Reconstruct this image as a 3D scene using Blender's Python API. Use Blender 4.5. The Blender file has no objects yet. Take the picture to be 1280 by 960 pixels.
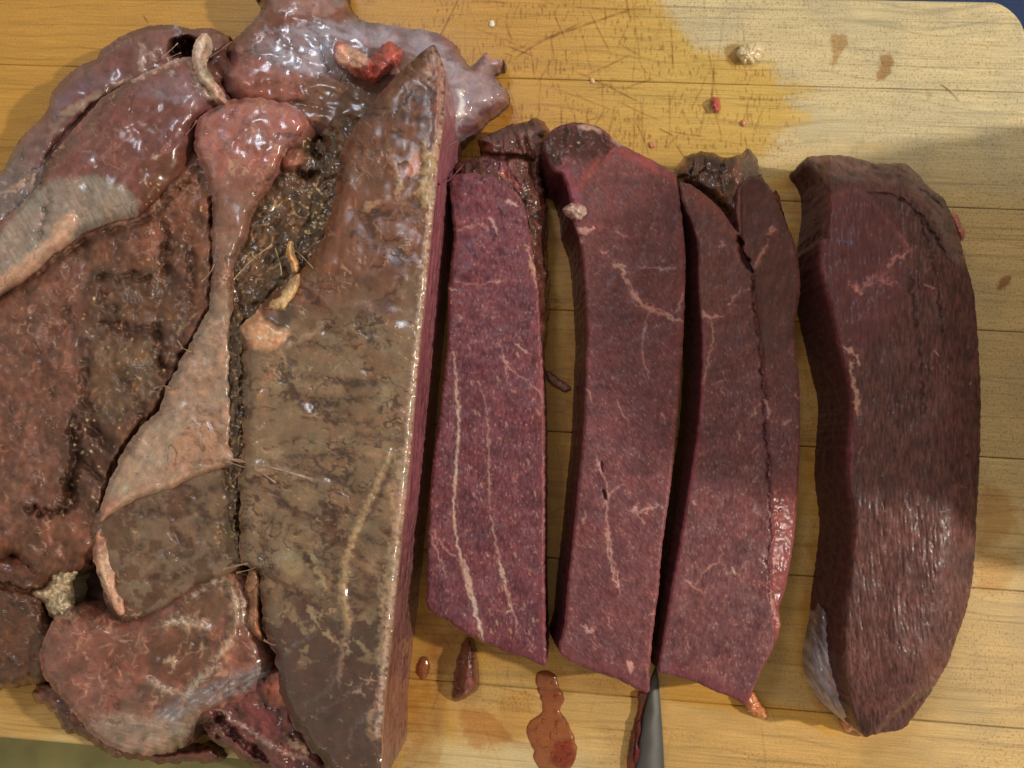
import bpy, math, random
import numpy as np
from mathutils import Vector, Matrix, Euler

# ------------------------------------------------------------------ camera, light, exposure
MM = 0.001
F_PX = 900.0
CAM_ROT = (0.1153, 0.0582, 0.0618)
CAM_H = 256.143
SEAM0 = 144.637          # world y (mm) of the first board seam
PLANK = 44.0
scn = bpy.context.scene
cam_d = bpy.data.cameras.new('camera')
cam_d.sensor_width = 36.0
cam_d.lens = F_PX / 1280 * 36
cam_d.clip_start = 0.005
cam_d.clip_end = 20
cam_d.dof.use_dof = True
cam_d.dof.focus_distance = 0.236
cam_d.dof.aperture_fstop = 24.0
cam = bpy.data.objects.new('camera', cam_d)
cam.location = (0, 0, CAM_H * MM)
cam.rotation_euler = CAM_ROT
scn.collection.objects.link(cam)
scn.camera = cam

world = bpy.data.worlds.new('World')
scn.world = world
world.use_nodes = True
bg = world.node_tree.nodes['Background']
bg.inputs[0].default_value = (1.0, 0.88, 0.68, 1)
bg.inputs[1].default_value = 0.50

def area(name, loc, target, power, color, size, size_y=None):
    d = bpy.data.lights.new(name, 'AREA')
    d.energy = power
    d.color = color
    d.size = size
    if size_y:
        d.shape = 'RECTANGLE'; d.size_y = size_y
    else:
        d.shape = 'DISK'
    o = bpy.data.objects.new(name, d)
    o.location = loc
    v = Vector(target) - Vector(loc)
    o.rotation_euler = v.to_track_quat('-Z', 'Y').to_euler()
    scn.collection.objects.link(o)
    return o
# warm kitchen lamp from the right, dim cool light added high at the back for bluish glints
area('kitchen_lamp', (0.80, 0.06, 0.64), (0.0, 0.03, 0.02), 8.0, (1.0, 0.92, 0.80), 0.034)
area('cool_glint_light', (-0.35, 0.62, 1.05), (-0.03, 0.03, 0.02), 3.0, (0.80, 0.88, 1.0), 0.22, 0.15)
scn.view_settings.view_transform = 'Standard'
scn.view_settings.look = 'None'
scn.view_settings.exposure = 0.1
scn.view_settings.gamma = 1.0
scn.cycles.use_denoising = True
scn.cycles.max_bounces = 6
scn.cycles.transparent_max_bounces = 6

# ------------------------------------------------------------------ geometry of the view (photo pixel + height -> place)
RM = np.array(Euler(CAM_ROT).to_matrix())
def px2w(px, py, z):
    """mm coordinates of the point at height z (mm) seen at photo pixel (px,py)"""
    px = np.asarray(px, float); py = np.asarray(py, float); z = np.asarray(z, float)
    d = np.stack([(px - 640) / F_PX, -(py - 480) / F_PX, -np.ones_like(px)], -1) @ RM.T
    t = (z - CAM_H) / d[..., 2]
    return d[..., 0] * t, d[..., 1] * t
def w2px(x, y, z):
    v = np.stack([x, y, z - CAM_H], -1) @ RM
    return 640 + F_PX * v[..., 0] / -v[..., 2], 480 - F_PX * v[..., 1] / -v[..., 2]

# ------------------------------------------------------------------ numpy noise
def _hash(ix, iy, seed):
    h = (ix.astype(np.int64) * 374761393 + iy.astype(np.int64) * 668265263 + seed * 974711 + 1013) & 0xffffffff
    h = ((h ^ (h >> 13)) * 1274126177) & 0xffffffff
    h = ((h ^ (h >> 16)) * 2246822519) & 0xffffffff
    return (h ^ (h >> 15)) & 0xffffffff
def gnoise(x, y, seed=0):
    x0 = np.floor(x); y0 = np.floor(y)
    fx = x - x0; fy = y - y0
    u = fx * fx * fx * (fx * (fx * 6 - 15) + 10); v = fy * fy * fy * (fy * (fy * 6 - 15) + 10)
    def g(i, j):
        a = _hash(x0 + i, y0 + j, seed) * (2 * math.pi / 4294967296.0)
        return np.cos(a) * (fx - i) + np.sin(a) * (fy - j)
    a = g(0, 0); b = g(1, 0); c = g(0, 1); d = g(1, 1)
    return (a + (b - a) * u + (c - a) * v + (a - b - c + d) * u * v) * 1.5     # about -1..1
def fbm(x, y, sc, octv=4, seed=0, gain=0.55, ang=0.0, st=1.0):
    """sc: feature size in px, st: stretch along direction ang (degrees, image axes)"""
    a = math.radians(ang); ca, sa = math.cos(a), math.sin(a)
    X = (x * ca + y * sa) / (sc * st); Y = (-x * sa + y * ca) / sc
    s = 0; amp = 1; tot = 0
    for o in range(octv):
        s = s + amp * gnoise(X + 17.3 * o, Y - 9.1 * o, seed + o * 31)
        tot += amp; amp *= gain; X = X * 2.03; Y = Y * 2.03
    return s / tot * 1.25
def ridge(x, y, sc, octv=3, seed=0, ang=0.0, st=1.0):
    a = math.radians(ang); ca, sa = math.cos(a), math.sin(a)
    X = (x * ca + y * sa) / (sc * st); Y = (-x * sa + y * ca) / sc
    s = 0; amp = 1; tot = 0
    for o in range(octv):
        s = s + amp * (1 - np.abs(gnoise(X, Y, seed + o * 17)) * 2)
        tot += amp; amp *= 0.5; X = X * 2.1 + 5; Y = Y * 2.1
    return s / tot
def sstep(a, b, x):
    t = np.clip((x - a) / (b - a), 0, 1)
    return t * t * (3 - 2 * t)
def C(r, g, b):
    v = np.array([r, g, b], float) / 255
    return np.where(v <= 0.04045, v / 12.92, ((v + 0.055) / 1.055) ** 2.4)

# ------------------------------------------------------------------ outlines
def smooth_closed(pts, step=1.0):
    P = np.array(pts, float); n = len(P); out = []
    for i in range(n):
        p0, p1, p2, p3 = P[i - 1], P[i], P[(i + 1) % n], P[(i + 2) % n]
        m = max(2, int(np.hypot(*(p2 - p1)) / step))
        t = np.linspace(0, 1, m, endpoint=False)[:, None]
        k = 0.42
        m1 = (p2 - p0) * k; m2 = (p3 - p1) * k
        out.append((2 * t**3 - 3 * t**2 + 1) * p1 + (t**3 - 2 * t**2 + t) * m1 + (-2 * t**3 + 3 * t**2) * p2 + (t**3 - t**2) * m2)
    return np.concatenate(out)
def smooth_open(pts, step=2.0):
    P = np.array(pts, float); n = len(P)
    if n < 3: return P
    out = []
    for i in range(n - 1):
        p1, p2 = P[i], P[i + 1]
        p0 = P[i - 1] if i else 2 * p1 - p2
        p3 = P[i + 2] if i + 2 < n else 2 * p2 - p1
        m = max(2, int(np.hypot(*(p2 - p1)) / step))
        t = np.linspace(0, 1, m, endpoint=False)[:, None]
        m1 = (p2 - p0) * .5; m2 = (p3 - p1) * .5
        out.append((2 * t**3 - 3 * t**2 + 1) * p1 + (t**3 - 2 * t**2 + t) * m1 + (-2 * t**3 + 3 * t**2) * p2 + (t**3 - t**2) * m2)
    out.append(P[-1:])
    return np.concatenate(out)
def inside(poly, x, y):
    """even-odd test, x,y any shape"""
    r = np.zeros(x.shape, bool)
    a = poly; b = np.roll(poly, -1, 0)
    for (x0, y0), (x1, y1) in zip(a, b):
        if y0 == y1: continue
        c = (y0 > y) != (y1 > y)
        r ^= c & (x < (x1 - x0) * (y - y0) / (y1 - y0) + x0)
    return r
def seg_dist(pts, x, y, closed=False):
    """distance to a polyline and arc-parameter 0..1 of the nearest point"""
    P = np.asarray(pts, float)
    if closed: P = np.concatenate([P, P[:1]])
    best = np.full(x.shape, 1e9); par = np.zeros(x.shape)
    n = len(P) - 1
    for i in range(n):
        ax, ay = P[i]; dx, dy = P[i + 1] - P[i]
        L = dx * dx + dy * dy + 1e-9
        t = np.clip(((x - ax) * dx + (y - ay) * dy) / L, 0, 1)
        d = (x - ax - t * dx) ** 2 + (y - ay - t * dy) ** 2
        m = d < best
        best = np.where(m, d, best); par = np.where(m, (i + t) / n, par)
    return np.sqrt(best), par
def edt(mask, R):
    """distance (cells) from inside cells to the nearest outside cell, capped at R"""
    H, W = mask.shape
    big = R + 1.0
    g = np.full((H, W), big)
    run = np.full(W, big)
    for j in range(H):
        run = np.where(mask[j], np.minimum(run + 1, big), 0); g[j] = run
    run = np.full(W, big)
    for j in range(H - 1, -1, -1):
        run = np.where(mask[j], np.minimum(run + 1, big), 0); g[j] = np.minimum(g[j], run)
    best = g * g
    pad = np.pad(g * g, ((0, 0), (R, R)), constant_values=0)
    for k in range(-R, R + 1):
        best = np.minimum(best, pad[:, R + k:R + k + W] + k * k)
    return np.sqrt(best)

# ------------------------------------------------------------------ scene bookkeeping
def link(o, parent=None):
    scn.collection.objects.link(o)
    if parent is not None: o.parent = parent
    return o
def thing(name, label, cat, loc=(0, 0, 0), group=None):
    o = bpy.data.objects.new(name, None); o.empty_display_size = 0.01
    o.location = loc
    o['label'] = label; o['category'] = cat
    if group: o['group'] = group
    return link(o)
def tag(o, label, cat, group=None):
    o['label'] = label; o['category'] = cat
    if group: o['group'] = group
    return o
def mesh_obj(name, V, Fc, mat, parent=None, attrs=None, smooth=True, quads=True):
    """V (n,3) in metres, Fc (m,4) or (m,3)"""
    V = np.ascontiguousarray(V, np.float32); Fc = np.ascontiguousarray(Fc, np.int32)
    me = bpy.data.meshes.new(name)
    k = Fc.shape[1]
    me.vertices.add(len(V)); me.vertices.foreach_set('co', V.ravel())
    me.loops.add(Fc.size); me.loops.foreach_set('vertex_index', Fc.ravel())
    me.polygons.add(len(Fc))
    me.polygons.foreach_set('loop_start', np.arange(0, Fc.size, k, dtype=np.int32))
    me.polygons.foreach_set('loop_total', np.full(len(Fc), k, np.int32))
    if smooth: me.polygons.foreach_set('use_smooth', np.ones(len(Fc), bool))
    me.update(calc_edges=True)
    for an, arr in (attrs or {}).items():
        at = me.attributes.new(an, 'FLOAT_COLOR', 'POINT')
        a4 = np.ones((len(V), 4), np.float32); a4[:, :arr.shape[1]] = arr
        at.data.foreach_set('color', a4.ravel())
    me.materials.append(mat)
    o = bpy.data.objects.new(name, me)
    return link(o, parent)

# ------------------------------------------------------------------ materials
def new_mat(name):
    m = bpy.data.materials.new(name); m.use_nodes = True
    nt = m.node_tree
    return m, nt, nt.nodes['Principled BSDF']
def N(nt, t, **kw):
    n = nt.nodes.new(t)
    for k, v in kw.items(): setattr(n, k, v)
    return n
def flesh_material(name, sss=0.06, fine=900, bump=0.25, coat=0.25, grain=(1, 1, 1), bumpd=0.0004, spec=0.5):
    """painted colour + roughness from attributes, fine wet relief from noise"""
    m, nt, b = new_mat(name)
    a = N(nt, 'ShaderNodeAttribute', attribute_name='Col')
    p = N(nt, 'ShaderNodeAttribute', attribute_name='Prm')
    sep = N(nt, 'ShaderNodeSeparateColor')
    nt.links.new(p.outputs['Color'], sep.inputs[0])
    tc = N(nt, 'ShaderNodeTexCoord')
    mp = N(nt, 'ShaderNodeMapping')
    mp.inputs['Scale'].default_value = grain
    nt.links.new(tc.outputs['Object'], mp.inputs[0])
    n1 = N(nt, 'ShaderNodeTexNoise'); n1.inputs['Scale'].default_value = fine; n1.inputs['Detail'].default_value = 4
    n2 = N(nt, 'ShaderNodeTexNoise'); n2.inputs['Scale'].default_value = fine * 2.7; n2.inputs['Detail'].default_value = 3
    nt.links.new(mp.outputs[0], n1.inputs['Vector']); nt.links.new(mp.outputs[0], n2.inputs['Vector'])
    # slight colour grain
    mr = N(nt, 'ShaderNodeMapRange'); mr.inputs[1].default_value = 0.3; mr.inputs[2].default_value = 0.7
    mr.inputs[3].default_value = 0.82; mr.inputs[4].default_value = 1.18
    nt.links.new(n2.outputs[0], mr.inputs[0])
    mx = N(nt, 'ShaderNodeVectorMath', operation='SCALE')
    nt.links.new(a.outputs['Color'], mx.inputs[0]); nt.links.new(mr.outputs[0], mx.inputs['Scale'])
    nt.links.new(mx.outputs[0], b.inputs['Base Color'])
    bp = N(nt, 'ShaderNodeBump'); bp.inputs['Distance'].default_value = bumpd
    st = N(nt, 'ShaderNodeMath', operation='MULTIPLY'); st.inputs[1].default_value = bump
    nt.links.new(sep.outputs[1], st.inputs[0])
    nt.links.new(st.outputs[0], bp.inputs['Strength'])
    nt.links.new(n1.outputs[0], bp.inputs['Height'])
    nt.links.new(bp.outputs[0], b.inputs['Normal'])
    nt.links.new(sep.outputs[0], b.inputs['Roughness'])
    ct = N(nt, 'ShaderNodeMath', operation='MULTIPLY'); ct.inputs[1].default_value = coat
    nt.links.new(sep.outputs[2], ct.inputs[0])
    nt.links.new(ct.outputs[0], b.inputs['Coat Weight'])
    b.inputs['Coat Roughness'].default_value = 0.12
    bp2 = N(nt, 'ShaderNodeBump'); bp2.inputs['Distance'].default_value = bumpd; bp2.inputs['Strength'].default_value = bump * 1.2
    nt.links.new(n2.outputs[0], bp2.inputs['Height'])
    nt.links.new(bp2.outputs[0], b.inputs['Coat Normal'])
    b.inputs['Specular IOR Level'].default_value = spec
    b.inputs['Subsurface Weight'].default_value = sss
    b.inputs['Subsurface Radius'].default_value = (1.0, 0.25, 0.15)
    b.inputs['Subsurface Scale'].default_value = 0.0025
    return m
M_FLESH = flesh_material('wet_flesh', bump=0.08, coat=0.36, fine=1500, spec=.36, bumpd=.00025)
M_CUT = flesh_material('cut_flesh', sss=0.06, fine=1700, bump=0.16, coat=0.10, spec=.2, bumpd=.00025)
M_FAT = flesh_material('fat', sss=0.25, fine=1000, bump=0.4, coat=0.5, bumpd=.0003)
def wood_material():
    """painted maple: colour from attributes; pores, ray fleck and fine grain from noise"""
    m, nt, b = new_mat('maple_wood')
    a = N(nt, 'ShaderNodeAttribute', attribute_name='Col'); p = N(nt, 'ShaderNodeAttribute', attribute_name='Prm')
    sep = N(nt, 'ShaderNodeSeparateColor'); nt.links.new(p.outputs['Color'], sep.inputs[0])
    tc = N(nt, 'ShaderNodeTexCoord')
    def noise(scale, detail=2, rough=.5):
        mp = N(nt, 'ShaderNodeMapping'); mp.inputs['Scale'].default_value = scale
        nt.links.new(tc.outputs['Object'], mp.inputs[0])
        n = N(nt, 'ShaderNodeTexNoise'); n.inputs['Scale'].default_value = 1; n.inputs['Detail'].default_value = detail; n.inputs['Roughness'].default_value = rough
        nt.links.new(mp.outputs[0], n.inputs['Vector']); return n
    def rng(n, a0, a1, b0, b1):
        r = N(nt, 'ShaderNodeMapRange'); r.inputs[1].default_value = a0; r.inputs[2].default_value = a1; r.inputs[3].default_value = b0; r.inputs[4].default_value = b1
        nt.links.new(n.outputs[0], r.inputs[0]); return r
    def mul(x, y):
        k = N(nt, 'ShaderNodeMath', operation='MULTIPLY'); nt.links.new(x, k.inputs[0])
        if isinstance(y, float): k.inputs[1].default_value = y
        else: nt.links.new(y, k.inputs[1])
        return k.outputs[0]
    fleck = rng(noise((1500, 1000, 1), 1, .4), .56, .68, 0, 1)
    fl = mul(fleck.outputs[0], sep.outputs[1])
    grain = rng(noise((70, 2600, 1), 3, .6), .3, .7, .84, 1.14)
    spk = rng(noise((1500, 1500, 1), 2, .6), .3, .7, .90, 1.10)
    line = rng(noise((10, 700, 1), 2, .5), .60, .72, 1.0, .70)
    k = mul(mul(grain.outputs[0], spk.outputs[0]), line.outputs[0])
    mx = N(nt, 'ShaderNodeVectorMath', operation='SCALE'); nt.links.new(a.outputs['Color'], mx.inputs[0]); nt.links.new(k, mx.inputs['Scale'])
    mm = N(nt, 'ShaderNodeMix', data_type='RGBA', blend_type='MULTIPLY')
    nt.links.new(fl, mm.inputs[0]); nt.links.new(mx.outputs[0], mm.inputs[6]); mm.inputs[7].default_value = (.76, .66, .52, 1)
    nt.links.new(mm.outputs[2], b.inputs['Base Color'])
    nt.links.new(sep.outputs[0], b.inputs['Roughness']); nt.links.new(mul(sep.outputs[2], .25), b.inputs['Coat Weight'])
    b.inputs['Coat Roughness'].default_value = .3; b.inputs['Specular IOR Level'].default_value = .3
    bp = N(nt, 'ShaderNodeBump'); bp.inputs['Strength'].default_value = .25; bp.inputs['Distance'].default_value = .0001
    nt.links.new(k, bp.inputs['Height']); nt.links.new(bp.outputs[0], b.inputs['Normal'])
    return m
M_WOOD = wood_material()
def juice_material():
    m, nt, b = new_mat('meat_juice')
    a = N(nt, 'ShaderNodeAttribute', attribute_name='Col')
    nt.links.new(a.outputs['Color'], b.inputs['Base Color'])
    b.inputs['Roughness'].default_value = 0.06
    b.inputs['Transmission Weight'].default_value = 0.85
    b.inputs['IOR'].default_value = 1.34
    b.inputs['Coat Weight'].default_value = 0.6
    b.inputs['Coat Roughness'].default_value = 0.03
    return m
M_JUICE = juice_material()

# ------------------------------------------------------------------ lobes: bodies of meat grown from an outline
class Lobe:
    """top surface on a fine grid inside an outline, walls down to the base, painted per vertex"""
    def __init__(s, outline, g=1.35, edge_noise=0.0, seed=1, R=60, nscale=9, en_mask=None, grow=0.0):
        s.seed = seed; s.g = g
        O = smooth_closed(outline, 0.7)
        if edge_noise:
            T = np.roll(O, -2, 0) - np.roll(O, 2, 0); T /= np.linalg.norm(T, axis=1)[:, None] + 1e-9
            nn = (fbm(O[:, 0], O[:, 1], nscale * (1 + .35 * max(0, edge_noise - 1.5)), 2, seed + 5) + .12 * fbm(O[:, 0], O[:, 1], 4, 2, seed + 6)) * edge_noise
            if en_mask is not None: nn = nn * en_mask(O)
            O = O + np.stack([T[:, 1], -T[:, 0]], 1) * nn[:, None]
        if grow:
            T = np.roll(O, -6, 0) - np.roll(O, 6, 0); T /= np.linalg.norm(T, axis=1)[:, None] + 1e-9
            sg = 1 if np.sum(O[:, 0] * np.roll(O[:, 1], -1) - np.roll(O[:, 0], -1) * O[:, 1]) > 0 else -1
            RP = np.array(ROAST, float); dr, _ = seg_dist(RP, O[:, 0], O[:, 1], True)
            k = np.where(inside(RP, O[:, 0], O[:, 1]), sstep(10, 40, dr), 0.0)
            for _ in range(4): k = (k + np.roll(k, 5) + np.roll(k, -5)) / 3
            O = O + np.stack([T[:, 1], -T[:, 0]], 1) * (sg * grow * k)[:, None]
        s.outline = O
        x0, y0 = O.min(0) - 2 * g; x1, y1 = O.max(0) + 2 * g
        nx = int((x1 - x0) / g) + 1; ny = int((y1 - y0) / g) + 1
        # scanline inside test
        X = x0 + np.arange(nx) * g; Y = y0 + np.arange(ny) * g
        inn = np.zeros((ny, nx), bool)
        A = O; B = np.roll(O, -1, 0)
        for j, yy in enumerate(Y):
            c = (A[:, 1] > yy) != (B[:, 1] > yy)
            if not c.any(): continue
            xs = np.sort(A[c, 0] + (yy - A[c, 1]) / (B[c, 1] - A[c, 1]) * (B[c, 0] - A[c, 0]))
            inn[j] = (np.searchsorted(xs, X) % 2) == 1
        D = edt(inn, int(R / g)) * g
        cell = inn[:-1, :-1] & inn[1:, :-1] & inn[:-1, 1:] & inn[1:, 1:]
        use = np.zeros((ny, nx), bool)
        use[:-1, :-1] |= cell; use[1:, :-1] |= cell; use[:-1, 1:] |= cell; use[1:, 1:] |= cell
        idx = np.full((ny, nx), -1, np.int64); idx[use] = np.arange(use.sum())
        jj, ii = np.nonzero(use)
        Ds = D.copy()
        for _ in range(3): Ds = (Ds + np.roll(Ds, 2, 0) + np.roll(Ds, -2, 0) + np.roll(Ds, 2, 1) + np.roll(Ds, -2, 1)) / 5
        gy, gx = np.gradient(Ds); gl = np.hypot(gx, gy) + 1e-6
        vx, vy = X[None, :] - 697, Y[:, None] - 585; vl = np.hypot(vx, vy) + 1e-6
        away = -(gx * vx + gy * vy) / (gl * vl) * np.minimum(1, vl / 160)
        s.away = np.clip(away[jj, ii] * 1.4, 0, 1)
        s.jj, s.ii, s.shape = jj, ii, (ny, nx)
        s.x = X[ii].copy(); s.y = Y[jj].copy(); s.d = np.maximum(D[jj, ii] - g, 0)
        cj, ci = np.nonzero(cell)
        q = np.stack([idx[cj, ci], idx[cj + 1, ci], idx[cj + 1, ci + 1], idx[cj, ci + 1]], 1)   # y down in image -> counter-clockwise from above
        s.quads = q
        # boundary edges
        e = np.concatenate([q[:, [0, 1]], q[:, [1, 2]], q[:, [2, 3]], q[:, [3, 0]]])
        key = e.min(1) * (len(s.x) + 1) + e.max(1)
        u, inv, cnt = np.unique(key, return_inverse=True, return_counts=True)
        s.bedge = e[cnt[inv] == 1]
        s.bv = np.unique(s.bedge)
        # snap boundary vertices to the outline
        bx, by = s.x[s.bv], s.y[s.bv]
        near = np.empty(len(bx), int)
        for k in range(0, len(bx), 500):
            near[k:k + 500] = ((bx[k:k + 500, None] - O[None, :, 0]) ** 2 + (by[k:k + 500, None] - O[None, :, 1]) ** 2).argmin(1)
        s.x[s.bv] = O[near, 0]; s.y[s.bv] = O[near, 1]; s.d[s.bv] = 0
        T = np.roll(O, -3, 0) - np.roll(O, 3, 0); T /= np.linalg.norm(T, axis=1)[:, None] + 1e-9
        area2 = np.sum(O[:, 0] * np.roll(O[:, 1], -1) - np.roll(O[:, 0], -1) * O[:, 1])
        sg = 1 if area2 > 0 else -1
        s.bn = np.stack([T[near, 1], -T[near, 0]], 1) * sg           # outward normal in image axes
        n = len(s.x)
        s.n = n
        s.col = np.zeros((n, 3)); s.rough = np.full(n, 0.45); s.bump = np.ones(n); s.coat = np.full(n, 0.5)
        s.z = np.zeros(n)
        s.wall = None
    # ---- fields
    def f(s, sc, octv=4, seed=0, ang=0, st=1, gain=0.55): return fbm(s.x, s.y, sc, octv, s.seed * 101 + seed, gain, ang, st)
    def r(s, sc, octv=3, seed=0, ang=0, st=1): return ridge(s.x, s.y, sc, octv, s.seed * 77 + seed, ang, st)
    def dome(s, z_edge, z_top, r, p=0.5):
        t = np.clip(s.d / r, 0, 1)
        ze = z_edge + np.maximum(z_top - 4.5 - z_edge, 0) * s.away          # turn the far side under instead of letting it slope into view
        s.z = ze + (z_top - ze) * (1 - (1 - t) ** 2) ** p
        return s
    # ---- paint
    def base(s, *cols, sc=30, seed=3, oct=5, ang=0, st=1, contrast=1.2):
        v = np.clip(0.5 + 0.5 * contrast * s.f(sc, oct, seed, ang, st), 0, 1) * (len(cols) - 1)
        i = np.clip(v.astype(int), 0, len(cols) - 2); t = (v - i)[:, None]
        K = np.array([C(*c) for c in cols])
        s.col = K[i] * (1 - t) + K[i + 1] * t
        return s
    def mix(s, m, c, amt=1.0):
        m = np.clip(m * amt, 0, 1)[:, None]
        s.col = s.col * (1 - m) + C(*c) * m
        return s
    def warp(s, a, sc=14, seed=9):
        return s.x + a * s.f(sc, 3, seed), s.y + a * s.f(sc, 3, seed + 50)
    def stroke(s, pts, w, soft=2.0, wob=3.0, sc=12, seed=0, taper=True, brk=0.0):
        P = smooth_open(pts, 7)
        lo = P.min(0) - w * 3 - 12 - wob * 3; hi = P.max(0) + w * 3 + 12 + wob * 3
        k = np.nonzero((s.x > lo[0]) & (s.x < hi[0]) & (s.y > lo[1]) & (s.y < hi[1]))[0]
        m = np.zeros(s.n)
        if len(k) == 0: return m
        x, y = s.x[k], s.y[k]
        sd = s.seed * 13 + seed + int(P[0, 0])
        xx = x + wob * fbm(x, y, sc, 3, sd); yy = y + wob * fbm(x, y, sc, 3, sd + 7)
        d, t = seg_dist(P, xx, yy)
        ww = w * (0.75 + 0.6 * fbm(x, y, sc * 2, 2, sd + 3))
        if taper: ww = ww * np.clip(np.minimum(t, 1 - t) * 6 + 0.25, 0, 1)
        v = 1 - sstep(ww - soft, ww + soft, d)
        if brk: v = v * sstep(-brk, brk * 0.2, fbm(x, y, sc, 3, sd + 21) + 0.25 - brk * 0.4)
        m[k] = v
        return m
    def blob(s, poly, soft=4.0, wob=5.0, sc=16, seed=0):
        P = smooth_closed(poly, 6)
        lo = P.min(0) - 14 - wob * 3; hi = P.max(0) + 14 + wob * 3
        k = np.nonzero((s.x > lo[0]) & (s.x < hi[0]) & (s.y > lo[1]) & (s.y < hi[1]))[0]
        m = np.zeros(s.n)
        if len(k) == 0: return m
        x, y = s.x[k], s.y[k]
        sd = s.seed * 19 + seed + int(P[0, 1])
        xx = x + wob * fbm(x, y, sc, 4, sd); yy = y + wob * fbm(x, y, sc, 4, sd + 7)
        d, _ = seg_dist(P, xx, yy, True)
        d = np.where(inside(P, xx, yy), d, -d)
        m[k] = sstep(-soft, soft, d)
        return m
    # ---- build
    def build(s, name, mat, parent=None, z_base=0.0, rings=10, lean=(0, 0), wall_fn=None, bulge=0.0, wall_noise=0.25, gain=1.0):
        """wall_fn(W) paints the wall: W has x,y (px along the rim), t (0 top..1 base), col, rough"""
        X, Y = px2w(s.x, s.y, s.z)
        V = np.stack([X, Y, s.z], 1)
        Vs = [V]; cols = [s.col]; prm = [np.stack([s.rough, s.bump, s.coat], 1)]
        faces = [s.quads]
        # wall: an even loop along the outline
        O = s.outline
        seg = np.hypot(*(np.roll(O, -1, 0) - O).T); cum = np.concatenate([[0], np.cumsum(seg)])
        nb = max(12, int(cum[-1] / 1.5)); q = np.arange(nb) * cum[-1] / nb
        ox = np.interp(q, cum, np.append(O[:, 0], O[0, 0])); oy = np.interp(q, cum, np.append(O[:, 1], O[0, 1]))
        near = np.empty(nb, int); bx, by = s.x[s.bv], s.y[s.bv]
        for k in range(0, nb, 500):
            near[k:k + 500] = ((ox[k:k + 500, None] - bx[None]) ** 2 + (oy[k:k + 500, None] - by[None]) ** 2).argmin(1)
        near = s.bv[near]
        def smooth(a, w):
            r = a * 0
            for k in range(-w, w + 1): r = r + np.roll(a, k, 0)
            return r / (2 * w + 1)
        bz = smooth(s.z[near], 1); bcol = smooth(s.col[near], 2); bcoat = s.coat[near]; brough = s.rough[near]
        tx = smooth(np.roll(ox, -1) - np.roll(ox, 1), 5); ty = smooth(np.roll(oy, -1) - np.roll(oy, 1), 5)
        tl = np.hypot(tx, ty) + 1e-9
        sg = 1 if np.sum(ox * np.roll(oy, -1) - np.roll(ox, -1) * oy) > 0 else -1
        bnx, bny = ty / tl * sg, -tx / tl * sg
        wx, wy = px2w(ox, oy, bz)
        prev = None
        for k in range(0, rings + 1):
            t = k / rings
            off = bulge * math.sin(math.pi * min(1, t * 1.1)) + wall_noise * fbm(ox + 300 + oy, t * 60 + oy * .3, 12, 3, s.seed + 71) * math.sin(math.pi * t * 0.97)
            z = bz + (z_base - bz) * t
            W = type('W', (), {})()
            W.x = ox; W.y = oy; W.t = np.full(nb, t); W.col = bcol * 0.95; W.nx = bnx; W.ny = bny
            W.rough = brough.copy(); W.h = bz - z
            if wall_fn and k: wall_fn(W)
            ids = sum(len(v) for v in Vs)
            Vs.append(np.stack([wx + bnx * off + lean[0] * t, wy - bny * off + lean[1] * t, z], 1)); cols.append(W.col)
            prm.append(np.stack([W.rough, np.ones(nb), bcoat], 1))
            cur = np.arange(nb) + ids
            if prev is not None:
                a, b = prev, np.roll(prev, -1); c, d = np.roll(cur, -1), cur
                f = np.stack([a, b, c, d], 1) if sg > 0 else np.stack([b, a, d, c], 1)
                faces.append(f[:, ::-1])
            prev = cur
        V = np.concatenate(Vs) * MM
        return mesh_obj(name, V, np.concatenate(faces), mat, parent,
                        {'Col': np.clip(np.concatenate(cols) * gain, 0, .95), 'Prm': np.concatenate(prm)})
    def relax(s, n):
        """smooth the relief: wet skin bridges the small pits"""
        A = np.zeros((s.shape[0] + 2, s.shape[1] + 2)); Wt = np.zeros_like(A)
        J, I = s.jj + 1, s.ii + 1
        Wt[J, I] = 1
        for _ in range(n):
            A[J, I] = s.z
            num = 2 * A[J, I]; den = 2 * Wt[J, I]
            for dj, di in ((0, 1), (0, -1), (1, 0), (-1, 0)):
                num = num + A[J + dj, I + di]; den = den + Wt[J + dj, I + di]
            z = num / den
            s.z = np.where(s.d <= 0, s.z, z)
    def web(s, sc, w, c, amt, seed=0, ang=0, st=1, cover=.1, up=0.1, wob=6, oct=2):
        """net of fine strands (or rents): zero lines of a warped noise, in patches"""
        x = s.x + wob * s.f(sc * .6, 2, seed + 71); y = s.y + wob * s.f(sc * .6, 2, seed + 72)
        n = fbm(x, y, sc, oct, s.seed * 91 + seed, .5, ang, st)
        m = (1 - sstep(w * .4, w, np.abs(n))) * sstep(cover, cover + .25, s.f(sc * 2.2, 2, seed + 73))
        s.mix(m, c, amt); s.z += up * m
        return m
    def grime(s, fine=.10, pits=.45, ang=0, st=1.0, seed=0, rel=1.0, mott=1.0):
        """unevenness of torn, wet flesh: mostly soft patches and folds, little grain"""
        a = s.f(2.4, 2, seed + 801, ang, st); b = s.f(8, 3, seed + 802, ang, st); c = s.f(24, 4, seed + 803)
        s.col *= np.clip(1 + 2 * fine * a + (.42 * b + .72 * c) * mott, .22, 2.2)[:, None]
        d = s.f(34, 4, seed + 804); e = s.f(11, 3, seed + 809)
        s.col *= np.clip(np.stack([1 + .16 * d + .08 * e, 1 - .05 * d, 1 - .10 * d - .08 * e], 1), .3, 2)
        p = sstep(.26, .6, s.f(6.5, 3, seed + 805, ang, max(1.8, st))) * sstep(0, .4, s.f(34, 3, seed + 806))
        s.mix(p, (48, 29, 24), pits); s.z -= .3 * p * rel
        q = sstep(.34, .66, s.f(4.5, 3, seed + 807, ang + 20, 2.6)) * sstep(.05, .45, s.f(26, 3, seed + 808))
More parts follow.
